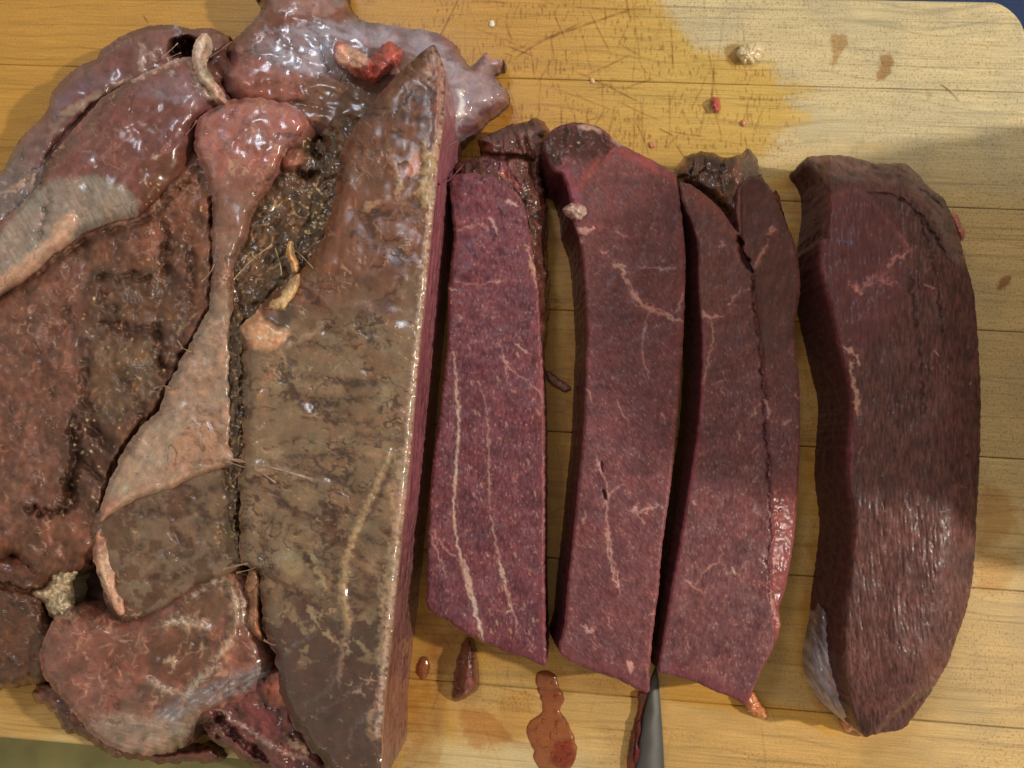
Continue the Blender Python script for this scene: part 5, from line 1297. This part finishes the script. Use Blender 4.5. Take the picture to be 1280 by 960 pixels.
# ---- the big block with the flat cut side
BLK = [(543,56),(552,75),(557,105),(553,160),(548,200),(541,270),(535,330),(528,400),(522,460),(516,530),(510,600),(503,660),(497,720),(489,800),(482,860),(477,920),(472,990),(425,990),(402,952),(378,925),(360,892),(350,862),(349,838),(336,800),(328,770),(324,722),(306,706),(299,690),(299,640),(300,600),(303,560),(304,500),(303,450),(300,412),(316,392),(345,364),(383,332),(402,300),(418,240),(424,200),(441,162),(460,135),(490,100),(515,76),(530,63)]
L = Lobe(BLK, seed=65, edge_noise=4.0, R=70, en_mask=lambda O: .2 + .8 * (O[:, 0] < 440))
L.z[:] = 37 + 5.5 * sstep(330, 530, L.x) - 2.0 * sstep(700, 950, L.y)
L.z -= 3.5 * (1 - sstep(0, 14, L.d + 5 * L.f(16, 3, 66))) ** 2 * (1 - sstep(-35, -10, L.x - np.interp(L.y, [56, 105, 200, 330, 460, 600, 720, 860, 990], [543, 557, 548, 535, 522, 510, 497, 482, 472])))
L.z += .9 * L.f(60, 3, 1) + .35 * L.f(18, 3, 2)
L.base((82, 58, 46), (94, 68, 54), (108, 80, 64), sc=40)
# upper part: brown with upright streaks
upm = 1 - sstep(330, 440, L.y + 30 * L.f(50, 3, 3) + (L.x - 460) * .3)
L.mix(upm, (112, 68, 47), .85); st = L.f(7, 4, 5, 98, 6); L.mix(upm * sstep(.1, .55, st), (142, 98, 76), .5); L.mix(upm * sstep(.1, .55, -st), (76, 46, 36), .55); L.z += upm * .3 * st
mo = L.f(13, 4, 6); L.mix(upm * sstep(.2, .7, mo), (146, 106, 84), .45); L.mix(upm * (1 - sstep(130, 230, L.y)), (88, 58, 44), .5)
L.mix(L.blob([(440,240),(500,230),(525,300),(505,360),(440,350),(425,300)], 18, 12, 30), (118, 78, 62), .5)
# middle: khaki membrane film, its sheen partly painted into the colour, with dark rents
mid = sstep(340, 430, L.y + 30 * L.f(50, 3, 3) + (L.x - 460) * .3) * (1 - sstep(730, 800, L.y + 40 * L.f(40, 3, 4)))
fl = L.f(40, 4, 7, 10, 1.8) + .5 * L.f(12, 4, 8, 12, 2.4)
film = mid * sstep(-.75, -.5, fl); L.mix(mid, (80, 52, 40), .8); zn = sstep(555, 600, L.y + 12 * L.f(30, 2, 95)); fl2 = L.f(30, 4, 96, 32, 2.2) + .35 * L.f(9, 3, 97, 20, 2); film = film * (1 - .8 * zn * (1 - sstep(-.36, -.16, fl2)))
L.mix(film, (128, 103, 80), .85); L.mix(film * sstep(.0, .5, L.f(46, 3, 81)), (146, 121, 95), .5); L.mix(film * sstep(.0, .5, -L.f(60, 3, 85)), (106, 78, 58), .6)
L.web(20, .10, (58, 36, 29), .8, 88, 6, 4.4, .06, -.08, 10, 3); L.web(34, .09, (62, 39, 31), .75, 89, -10, 4.2, .02, -.08, 14, 3); L.web(26, .09, (58, 36, 29), .75, 90, 24, 5.0, .08, -.08, 12, 3); L.z += .25 * film
L.mix(mid * sstep(.3, .6, L.f(10, 4, 82, 5, 2)), (160, 130, 96), .35)
for p, w in (([(372,503),(395,500),(415,504),(440,498),(470,499)], 4.2), ([(390,505),(400,512)], 7), ([(380,470),(420,475),(455,480)], 3), ([(405,474),(440,480),(480,478)], 2.6), ([(355,440),(390,430),(430,440)], 2.4), ([(400,410),(440,420),(480,410)], 2.2), ([(440,545),(480,548),(510,552)], 3), ([(355,570),(390,572),(420,568),(460,575)], 3), ([(350,582),(400,590),(440,610)], 2.6),
             ([(360,605),(400,595),(430,600)], 3), ([(380,640),(400,650),(420,665)], 2.6), ([(340,620),(370,640),(395,660),(430,690)], 3), ([(440,670),(480,680),(505,678)], 3), ([(430,640),(470,650)], 2), ([(400,690),(440,705),(480,740)], 3), ([(450,720),(480,725)], 2.4), ([(330,640),(345,655),(380,665)], 3), ([(420,525),(470,530)], 2), ([(340,560),(370,550)], 2), ([(500,610),(506,640)], 2), ([(470,760),(485,790)], 2.2), ([(370,450),(360,470)], 2), ([(365,690),(400,700),(425,720),(440,740)], 3.4), ([(325,655),(335,700),(350,720)], 4)):
    m = crack(L, p, w, .8, (60, 42, 36), 8, .85, brk=.35)
for p in ([(430,345),(450,352),(500,335)], [(450,390),(490,385)]): L.mix(L.stroke(p, 9, 7, 8), (88, 58, 50), .6)
# lower part: smooth dark film
lo = sstep(730, 800, L.y + 40 * L.f(40, 3, 4)); L.mix(lo, (76, 54, 47), .88); L.mix(lo * sstep(.1, .6, L.f(40, 3, 9)), (62, 42, 38), .6)
fr = lo * (1 - sstep(800, 850, L.y)) * sstep(.12, .3, L.f(26, 4, 10)); L.mix(fr, (140, 120, 92), .8)
fr2 = L.blob([(348,690),(372,690),(380,712),(365,720),(350,706)], 3, 5); L.mix(fr2, (146, 122, 92), .8)
for p in ([(385,755),(395,775),(405,790),(420,800),(438,818)], [(388,690),(400,720),(405,745)]): L.mix(L.stroke(p, 5, 1.8, 8, brk=.4), (150, 130, 100), .85)
for p in ([(360,905),(400,890),(430,870),(460,850)], [(440,945),(438,920),(450,900),(480,870)], [(355,820),(370,805),(395,792)], [(410,850),(425,820),(430,795)], [(380,880),(410,862),(430,830)]): fatline(L, p, 1.3, (140, 112, 100), .25, 4, .6)
# fat along the cut edge
er = [(540,62),(548,80),(552,110),(549,160),(544,200),(538,270),(532,330),(525,400),(519,460),(512,530),(506,600),(499,660),(492,720),(484,800),(477,860),(472,920)]
fatline(L, er, 5.5, (196, 152, 124), .5, 4, .85, 2.4, taper=False, brk=.25)
fatline(L, er[3:], 4.0, (206, 168, 128), .5, 5, .8, 2, taper=False, brk=.8)
fatline(L, [(532,66),(536,84),(532,96),(540,108)], 5, (206, 150, 116), .9, 4); fatline(L, [(528,90),(540,94)], 5, (214, 170, 140), .9, 3); fatline(L, [(545,70),(548,110),(546,160)], 4, (176, 100, 76), .4, 2)
fatline(L, [(530,180),(534,210),(530,235),(532,260)], 9, (206, 166, 108), .8, 5, .85, 3); L.mix(L.blob([(514,195),(522,188),(524,212),(515,220),(508,214)], 3, 3), (184, 120, 92), .8)
fatline(L, [(494,212),(500,228),(496,245)], 4.2, (206, 168, 118), .6, 5); fatline(L, [(486,178),(492,205),(498,215)], 2.2, (190, 140, 106), .4, 5); fatline(L, [(455,262),(472,250)], 6, (196, 154, 112), .7, 5); fatline(L, [(485,120),(492,110)], 1.6, (170, 120, 90), .3, 3)
fatline(L, [(505,560),(494,600),(490,620),(495,650),(488,700),(480,740),(478,800),(474,830)], 6, (200, 158, 112), .6, 5, .8, 3, brk=.3)
fatline(L, [(470,880),(462,900),(468,930)], 5, (190, 140, 100), .5, 5, .7)
# raised strip of fat across the face, its shadow line painted at the right
fatline(L, [(488,562),(476,592),(462,625),(447,655),(436,685),(430,715),(428,745),(432,775),(430,805)], 6.0, (196, 154, 104), 1.6, 4, .9, 2.4); L.mix(L.stroke([(492,575),(480,605),(466,636),(455,655)], 4, 3, 3), (74, 52, 42), .75)
fatline(L, [(430,800),(426,830),(424,860)], 2.0, (170, 130, 98), .4, 3)
fatline(L, [(345,442),(375,425),(398,412),(402,402)], 4, (176, 146, 106), .6, 5, .7, 3); fatline(L, [(372,345),(400,370),(430,400),(470,440)], .9, (150, 116, 86), .4, 2); fatline(L, [(380,345),(410,350),(445,352)], 2.4, (166, 130, 96), .3, 8, .5)
fatline(L, [(296,575),(320,580),(350,586),(385,598),(410,600)], 2.2, (176, 140, 114), .6, 3); fatline(L, [(290,712),(320,705),(350,700),(375,692)], 2.6, (166, 138, 110), .6, 3); fatline(L, [(330,452),(338,465),(325,490),(322,500)], 4, (190, 128, 86), .6, 5)
# soft orange fat in the corner
fatc = L.blob([(298,372),(312,370),(324,378),(326,395),(340,405),(358,412),(356,426),(338,438),(318,436),(305,420),(297,398)], 4, 5, 10); L.mix(fatc, (190, 142, 108), .9); L.mix(fatc * sstep(.0, .4, L.f(7, 3, 21)), (210, 174, 138), .7); L.mix(fatc * sstep(.1, .4, -L.f(9, 3, 25)), (150, 100, 74), .6); L.z += 1.6 * fatc + .6 * fatc * L.f(6, 3, 22)
L.mix(L.blob([(328,390),(345,398),(352,380),(365,370),(366,400),(345,410)], 4, 4), (72, 58, 46), .75)
shreds(L, 60, (430, 110, 525, 360), 95, (170, 128, 98), .8, 10, 23, .45); shreds(L, 70, (310, 400, 500, 700), 20, (164, 136, 100), .7, 12, 24, .4)
glints(L, 20, (500, 330, 520, 560), 27, (214, 186, 150), 1.0)
L.rough[:] = .40 + .1 * L.f(16, 3, 9) - .12 * film - .14 * lo; L.coat[:] = .4 + .8 * film + .8 * lo; L.bump[:] = 1 - .5 * film - .4 * lo
edge_round(L, 5, 1.4)
def cut_side(W):
    right = sstep(.1, .5, W.nx)[:, None]
    q = fbm(W.y * .5 + W.x * .5, W.h * 4, 6.0, 3, 8, ang=0, st=9); q2 = fbm(W.y, W.h * 5, 3.2, 3, 12, ang=0, st=6)
    lower = sstep(600, 760, W.y)[:, None]
    a = C(104, 54, 64) * (1 - lower) + C(86, 52, 54) * lower; b = C(168, 102, 110) * (1 - lower) + C(138, 92, 90) * lower
    t = np.clip(.5 + 1.0 * q + .7 * q2, 0, 1)[:, None]
    c = a * (1 - t) + b * t
    pit = fbm(W.y * .8, W.h * 4, 5, 3, 31, ang=0, st=3); dk = (sstep(.2, .5, pit) * .75)[:, None] * (lower * .8 + .2); c = c * (1 - dk)
    up = (1 - sstep(130, 260, W.y))[:, None]; c = c * (1 - up * .5) + C(134, 86, 100) * up * .5
    fat = (1 - sstep(.8, 2.2, W.h + .6 * q))[:, None]; c = c * (1 - fat * .6) + C(196, 140, 106) * fat * .6
    brown = C(64, 44, 34) * (1 - t) + C(98, 70, 52) * t
    W.col = c * right + brown * (1 - right)
    W.rough = np.full(len(W.x), .38)
L.grime(rel=REL.get(L.seed, 1.0), mott=MOT.get(L.seed, 1.0), fine=.07); L.relax(RLX.get(L.seed, 2)); L.web(20, .035, (184, 150, 126), .5, 3, 40, 1.8, .15, .12); L.web(34, .03, (52, 33, 27), .55, 8, 100, 2.0, .18, -.3)
L.build('cut_block', M_FLESH, roast, gain=1.0, rings=48, wall_fn=cut_side, wall_noise=.35, z_base=0)

# ---- loose lumps of fat and meat on the roast
L = Lobe([(417,62),(421,52),(430,54),(440,58),(450,64),(464,70),(476,58),(486,52),(498,58),(506,66),(500,82),(484,96),(470,106),(458,104),(444,98),(430,90),(420,78)], seed=66, edge_noise=1.8, g=1.1, nscale=7)
L.dome(19, 30, 14); L.z += 1.0 * L.f(12, 3, 1); L.z -= 3 * L.stroke([(462,68),(468,85),(462,104)], 5, 4, 2)
L.base((128, 48, 42), (158, 70, 62), (176, 92, 82), sc=12); L.mix(L.blob([(420,60),(436,56),(462,70),(455,82),(436,84),(424,80)], 4, 5), (222, 176, 150), .85); L.mix(L.stroke([(436,82),(446,96)], 3, 2, 4), (210, 150, 130), .7); fibres(L, 30, 4, 2, (196, 120, 110), (110, 40, 38), .3, .3)
L.rough[:] = .28; L.coat[:] = .9
L.grime(rel=REL.get(L.seed, 1.0), mott=MOT.get(L.seed, 1.0), fine=.07); L.relax(RLX.get(L.seed, 2)); L.web(20, .035, (184, 150, 126), .5, 3, 40, 1.8, .15, .12); L.web(34, .03, (52, 33, 27), .55, 8, 100, 2.0, .18, -.3)
L.build('red_lump', M_FLESH, roast, gain=1.0, z_base=17, rings=5)
for O, zz in (([(344,392),(334,384),(340,376),(352,366),(362,350),(374,342),(378,352),(372,370),(362,384),(354,392)], (33, 39)), ([(362,330),(357,318),(360,304),(366,302),(368,316),(374,330),(374,342),(366,342)], (29, 36))):
    L = Lobe(O, seed=67 + int(zz[0]), edge_noise=1.2, g=1.0, nscale=6); L.dome(zz[0], zz[1], 8); L.z += .4 * L.f(8, 2, 1)
    L.base((190, 140, 96), (212, 172, 122), (222, 190, 146), sc=12); L.rough[:] = .4
    L.grime(rel=REL.get(L.seed, 1.0), mott=MOT.get(L.seed, 1.0), fine=.07); L.relax(RLX.get(L.seed, 2)); L.web(20, .035, (184, 150, 126), .5, 3, 40, 1.8, .15, .12); L.web(34, .03, (52, 33, 27), .55, 8, 100, 2.0, .18, -.3)
    L.build('fat_lump', M_FAT, roast, gain=.95, z_base=29, rings=4)
L = Lobe([(306,735),(312,712),(320,706),(327,716),(330,740),(326,760),(331,800),(318,795),(308,775),(312,755)], seed=69, edge_noise=1.5, g=1.1)
L.dome(26, 34, 10); L.z += .9 * L.f(10, 3, 1); L.base((104, 70, 50), (140, 96, 70), (166, 120, 90), sc=10); fibres(L, 85, 4, 3, (176, 132, 100), (72, 46, 34), .4, .3); L.rough[:] = .4
L.grime(rel=REL.get(L.seed, 1.0), mott=MOT.get(L.seed, 1.0), fine=.07); L.relax(RLX.get(L.seed, 2)); L.web(20, .035, (184, 150, 126), .5, 3, 40, 1.8, .15, .12); L.web(34, .03, (52, 33, 27), .55, 8, 100, 2.0, .18, -.3)
L.build('sinew', M_FLESH, roast, gain=1.0, z_base=25, rings=5, wall_fn=brown_wall)

M_STRAND = flesh_material('sinew_strand', sss=.3, fine=900, bump=.2, coat=.6)
def strand(pts, zs, r, c, sag=0.0, flat=.5):
    """a stretched string of connective tissue between two folds"""
    P = smooth_open(pts, 4); n = len(P)
    t = np.linspace(0, 1, n); Z = np.interp(t, np.linspace(0, 1, len(zs)), zs) - sag * np.sin(np.pi * t)
    X, Y = px2w(P[:, 0], P[:, 1], Z); Q = np.stack([X, Y, Z], 1)
    T = np.gradient(Q, axis=0); T /= np.linalg.norm(T, axis=1)[:, None] + 1e-9
    side = np.stack([-T[:, 1], T[:, 0], 0 * t], 1); side /= np.linalg.norm(side, axis=1)[:, None] + 1e-9
    up = np.cross(T, side); V = []; Fq = []; col = []
    for i in range(n):
        rr = .55 * r * (.45 + .55 * abs(2 * t[i] - 1) ** 1.5 + .5 * max(0, abs(2 * t[i] - 1) - .75)) * (1 + .35 * math.sin(i * 1.7 + pts[0][0]))
        for k in range(8):
            a = 2 * math.pi * k / 8; V.append(Q[i] + side[i] * rr * math.cos(a) + up[i] * rr * flat * math.sin(a)); col.append(C(*c) * .8 * (.85 + .25 * math.sin(i * .9 + k)))
    for i in range(n - 1):
        for k in range(8): Fq.append((i * 8 + k, i * 8 + (k + 1) % 8, (i + 1) * 8 + (k + 1) % 8, (i + 1) * 8 + k))
    return mesh_obj('strand', np.array(V) * MM, np.array(Fq), M_STRAND, roast, {'Col': np.array(col), 'Prm': np.tile([.3, 1, 1], (len(V), 1))})
strand([(286,574),(305,577),(330,582),(360,590),(392,600)], [33.5,36,37.6,38,38], 1.0, (190, 150, 122))
strand([(284,577),(302,583),(325,590),(345,604)], [33,35,37.6,38], .6, (176, 138, 112))
strand([(278,712),(300,706),(325,702),(352,698),(380,690)], [29,33,36.5,37.6,38], .9, (176, 146, 118))
strand([(296,716),(312,712),(340,702)], [29,33,37.4], .6, (166, 134, 106))
strand([(268,330),(262,342),(252,352)], [33.5,31,28.5], .5, (206, 170, 140)); strand([(214,486),(204,482),(192,486)], [32,30,28], .5, (190, 150, 120)); strand([(240,440),(230,436),(222,426)], [32,30,28], .5, (196, 158, 128))
strand([(292,350),(302,338),(318,322),(340,306)], [33,31,30,29], .5, (190, 150, 110)); strand([(344,310),(350,330),(352,342)], [30,31,32], .5, (200, 166, 122)); strand([(356,305),(375,318),(392,336)], [30,34,38], .45, (196, 160, 120))
strand([(205,70),(214,62),(222,54)], [28,27,25], .5, (190, 150, 130)); strand([(208,74),(216,70),(226,66)], [29,27,24], .5, (196, 160, 136)); strand([(262,72),(276,62),(290,52)], [30,27,23], .7, (120, 92, 84))
strand([(246,150),(240,160),(232,168)], [33,31,30], .5, (180, 120, 104)); strand([(330,800),(340,806),(352,804)], [33,35,36.5], .7, (170, 120, 92)); strand([(300,590),(292,600),(282,612)], [36,33,30], .6, (160, 122, 92))
strand([(128,655),(118,668),(106,676)], [30,28,26], .7, (190, 120, 90)); strand([(545,190),(560,182),(572,176)], [40,30,18], .8, (160, 110, 118)); strand([(548,230),(560,226),(572,214),(580,205)], [38,30,22,16], .7, (150, 90, 100))

# ------------------------------------------------------------------ knife with its point between the slices
knife = thing('knife', 'kitchen knife with its blood-wet steel point between two slices', 'knife', (0, 0, 0))
steel, nt, b = new_mat('brushed_steel')
b.inputs['Metallic'].default_value = 1.0; b.inputs['Base Color'].default_value = (.11, .105, .10, 1); b.inputs['Roughness'].default_value = .6
n = N(nt, 'ShaderNodeTexNoise'); n.inputs['Scale'].default_value = 500; tc = N(nt, 'ShaderNodeTexCoord'); mp = N(nt, 'ShaderNodeMapping'); mp.inputs['Scale'].default_value = (6, .3, 1)
nt.links.new(tc.outputs['Object'], mp.inputs[0]); nt.links.new(mp.outputs[0], n.inputs['Vector'])
bp = N(nt, 'ShaderNodeBump'); bp.inputs['Strength'].default_value = .05; bp.inputs['Distance'].default_value = .0001
nt.links.new(n.outputs[0], bp.inputs['Height']); nt.links.new(bp.outputs[0], b.inputs['Normal'])
# blade in board coordinates: spine (right side) and edge (left side), point first
sp_px = [(820.5,834),(823,850),(826,890),(828.5,930),(830,962)]; ed_px = [(819.5,834),(812,853),(804,886),(797,925),(792,962)]
sp = [px2w(*p, 1.0) for p in sp_px]; ed = [px2w(*p, 1.0) for p in ed_px]
d = np.array(sp[-1]) - np.array(sp[-3]); d /= np.linalg.norm(d)
e0 = np.array(ed[-1]); s0 = np.array(sp[-1])
for t in (20, 45, 80, 120, 150):
    sp.append(tuple(s0 + d * t)); w = 12.5 + 14 * (1 - math.exp(-t / 45)); pn = np.array([d[1], -d[0]]);
    if pn[0] > 0: pn = -pn
    ed.append(tuple(s0 + d * t + pn * w))
V = []; Fq = []
for (a, c) in zip(sp, ed):
    a = np.array(a); c = np.array(c); m = a * .12 + c * .88
    V += [(*a, 2.0), (*m, 1.7), (*c, .35), (*c, .25), (*a, .2)]
for i in range(len(sp) - 1):
    o = i * 5; p = o + 5
    for j in range(5):
        k = (j + 1) % 5
        Fq.append((o + j, p + j, p + k, o + k))
Fq.append((0, 1, 2, 3)); k = (len(sp) - 1) * 5; Fq.append((k + 3, k + 2, k + 1, k))
bl = mesh_obj('blade', np.array(V) * MM, np.array(Fq), steel, knife, smooth=False)
blk = simple_mat('black_handle', (22, 22, 22), .4, .2, 400, .2)
hb = np.array(sp[-1]); 
he = hb + d * 115; pn = pn * 13
V = []; Fq = []
for i, t in enumerate(np.linspace(0, 1, 14)):
    c = hb + d * 115 * t + pn; r = 9.5 + 2.2 * math.sin(t * 6.0) + (1.5 if t > .9 else 0); hgt = 8 * (1 if t < .97 else .7)
    for k in range(16):
        a = 2 * math.pi * k / 16
        off = (pn / np.linalg.norm(pn)) * r * np.sign(math.cos(a)) * abs(math.cos(a)) ** .7
        V.append((c[0] + off[0], c[1] + off[1], max(-28, 1) + hgt + hgt * np.sign(math.sin(a)) * abs(math.sin(a)) ** .7))
for i in range(13):
    for k in range(16): Fq.append((i * 16 + k, i * 16 + (k + 1) % 16, (i + 1) * 16 + (k + 1) % 16, (i + 1) * 16 + k))
mesh_obj('handle', np.array(V) * MM, np.array(Fq), blk, knife)
# blood running along its edge
L = Lobe([(797,866),(804,862),(810,866),(807,880),(801,900),(797,925),(795,962),(788,968),(783,962),(786,930),(792,905),(797,885)], g=1.0, seed=71, edge_noise=1.2, nscale=7)
L.dome(.8, 2.6, 5); L.base((120, 44, 26), (150, 70, 40), (96, 30, 24), sc=14)
L.build('blood_film', M_JUICE, knife, z_base=.3, rings=2)
L = Lobe([(794,905),(800,900),(801,912),(797,930),(800,940),(796,955),(791,950),(793,930)], g=1.0, seed=72, edge_noise=1.0, nscale=6)
L.dome(2.2, 3.2, 4); L.base((60, 22, 22), (96, 36, 34), sc=8); L.rough[:] = .15
L.build('clot', M_CUT, knife, z_base=1.5, rings=2)

# ------------------------------------------------------------------ small things on the board
L = Lobe([(590,800),(595,812),(598,835),(599,858),(592,866),(580,874),(568,876),(564,868),(566,850),(570,828),(576,806),(583,797)], seed=73, edge_noise=1.4, g=1.0)
L.dome(1.0, 8.5, 12); L.z += .6 * L.f(9, 3, 1); L.z -= 3.0 * sstep(8, 0, L.x - np.interp(L.y, [800, 870], [582, 572]))
L.base((76, 34, 30), (104, 52, 44), (134, 76, 62), sc=12); L.mix(L.stroke([(582,812),(582,840),(586,866)], 6, 4, 3), (164, 100, 82), .8); L.mix(L.stroke([(594,820),(597,850)], 5, 4, 2), (96, 46, 44), .7)
L.grime(.1, .6, 80, 2); L.web(14, .1, (40, 20, 18), .7, 3, 85, 3, 0, -.5); L.web(12, .06, (190, 140, 120), .6, 5, 85, 3, .05, .2)
L.rough[:] = .25; L.coat[:] = .9
tag(L.build('meat_scrap', M_FLESH, None, gain=.8, rings=4, wall_fn=brown_wall), 'small dark wedge of meat below the slice with two fat seams', 'meat scrap')
L = Lobe([(670,842),(680,838),(692,842),(698,856),(705,872),(700,888),(708,900),(718,922),(721,945),(714,958),(705,964),(692,966),(676,962),(668,950),(666,935),(658,918),(662,902),(676,892),(678,880),(672,862)], seed=74, edge_noise=1.6, g=.8)
L.dome(.05, 1.1, 14); L.z += .3 * L.f(10, 3, 1) * sstep(0, 6, L.d)
qq = random.Random(3)
for p in [(662,935),(668,925),(690,918),(672,928),(705,935),(712,945),(700,950)] + [(qq.uniform(664, 716), qq.uniform(900, 958)) for _ in range(26)] + [(qq.uniform(676, 698), qq.uniform(846, 890)) for _ in range(6)]:
    rr = qq.uniform(1.6, 3.4); L.z += .26 * rr * np.sqrt(np.clip(1 - ((L.x - p[0]) ** 2 + (L.y - p[1]) ** 2) / rr ** 2, 0, 1)) * (L.d > 2)
L.base((190, 110, 68), (212, 138, 84), (176, 84, 56), sc=22); L.mix(L.blob([(694,930),(712,925),(720,950),(700,962),(690,950)], 4, 4), (176, 60, 36), .85)
tag(L.build('juice_puddle', M_JUICE, None, z_base=-.05, rings=1, wall_noise=0), 'orange red pool of meat juice with bubbles in front of the slices', 'puddle')
L = Lobe([(526,822),(534,822),(538,832),(534,846),(527,850),(520,838)], seed=75, edge_noise=1.0, g=1.0)
L.dome(.05, 1.5, 8); L.base((206, 130, 84), (214, 150, 96), sc=12)
tag(L.build('juice_drop', M_JUICE, None, z_base=-.05, rings=1, wall_noise=0), 'drop of orange juice at the foot of the roast', 'juice drop')
L = Lobe([(921,66),(925,58),(934,53),(944,52),(953,56),(956,64),(951,73),(942,79),(930,80),(924,75)], seed=76, edge_noise=1.6, g=.9, nscale=6)
L.dome(.3, 3.6, 11); L.z += 1.1 * L.f(7, 3, 1) * sstep(0, 5, L.d); L.base((186, 156, 106), (204, 184, 142), (226, 214, 190), sc=7); L.rough[:] = .08; L.coat[:] = 1
tag(L.build('fat_bead', M_FAT, None, rings=3), 'clear glistening bead of fat on the bare board', 'fat bead')
def crumb(name, pts, z, cols, label, cat, group=None, mat=None, seed=80, rough=.25):
    L = Lobe(pts, seed=seed, edge_noise=.8, g=.8, nscale=5); L.dome(.3, z, 4); L.z += .2 * L.f(5, 2, 1)
    L.base(*cols, sc=6); L.rough[:] = rough; L.coat[:] = .9
    o = L.build(name, mat or M_FLESH, None, rings=2)
    tag(o, label, cat, group); return o
crumb('meat_crumb', [(888,125),(893,121),(899,123),(901,133),(899,140),(893,141),(890,134)], 3.0, ((150, 50, 44), (176, 84, 74)), 'red upright crumb of meat on the board near the fat bead', 'meat crumb')
crumb('meat_crumb', [(926,151),(930,149),(933,153),(930,158),(926,156)], 1.2, ((176, 104, 80), (196, 140, 110)), 'tiny pink crumb on the board between red crumb and slices', 'meat crumb', seed=81)
crumb('meat_crumb', [(738,98),(742,98),(743,103),(739,104)], .9, ((200, 160, 130), (214, 180, 150)), 'tiny pale crumb on the seam of the far strip', 'meat crumb', seed=82)
crumb('meat_crumb', [(811,178),(817,177),(819,183),(813,185)], .9, ((176, 110, 80), (190, 130, 100)), 'tiny brown crumb behind the tip of the long slice', 'meat crumb', seed=83)
crumb('fat_crumb', [(612,26),(617,26),(617,32),(612,33)], .9, ((214, 206, 186), (226, 220, 206)), 'tiny white crumb behind the silver flap', 'fat crumb', seed=84)
crumb('meat_sliver', [(681,463),(690,466),(700,474),(710,480),(714,486),(706,490),(694,484),(684,476)], 1.4, ((120, 74, 66), (150, 100, 88)), 'flat pink sliver of meat lying in the gap between two slices', 'meat sliver', seed=85)
# fine splinter
a = np.array([*px2w(1178, 105, .5), .5]); c = np.array([*px2w(1200, 126, .5), .5]); u = (c - a) / np.linalg.norm(c - a); w = np.array([-u[1], u[0], 0])
V = []; Fq = []
for i, t in enumerate(np.linspace(0, 1, 8)):
    p = a + (c - a) * t + w * .5 * math.sin(t * 3.1); r = .22 * (1 - .5 * t)
    for k in range(6): V.append(p + w * r * math.cos(k * math.pi / 3) + np.array([0, 0, 1]) * r * math.sin(k * math.pi / 3))
for i in range(7):
    for k in range(6): Fq.append((i * 6 + k, i * 6 + (k + 1) % 6, (i + 1) * 6 + (k + 1) % 6, (i + 1) * 6 + k))
tag(mesh_obj('splinter', np.array(V) * MM, np.array(Fq), simple_mat('pale_straw', (206, 190, 150), .5)), 'thin pale splinter lying across a dark seam of the board', 'splinter')

# ------------------------------------------------------------------ unseen jar added right of the board to cast shade across the end slice
prof = [(0, 0), (80, 0), (85, 4), (86, 14), (82, 60), (74, 100), (62, 140), (50, 172), (42, 190), (38, 200), (40, 205), (44, 210), (42, 216), (30, 220), (12, 223), (10, 228), (14, 234), (10, 240), (0, 242)]
V = []; Fq = []; ns = 48
for r, z in prof:
    for k in range(ns): V.append((r * math.cos(2 * math.pi * k / ns), r * math.sin(2 * math.pi * k / ns), z - 30))
for i in range(len(prof) - 1):
    for k in range(ns): Fq.append((i * ns + k, i * ns + (k + 1) % ns, (i + 1) * ns + (k + 1) % ns, (i + 1) * ns + k))
ck = mesh_obj('unseen_shade_jar', np.array(V) * MM, np.array(Fq), simple_mat('shade_jar_glaze', (120, 104, 84), .35, .15, 120, .25))
ck.location = (0.258, 0.054, 0.0)
tag(ck, 'unseen brown jar added beside the board to shade the end slice', 'jar')
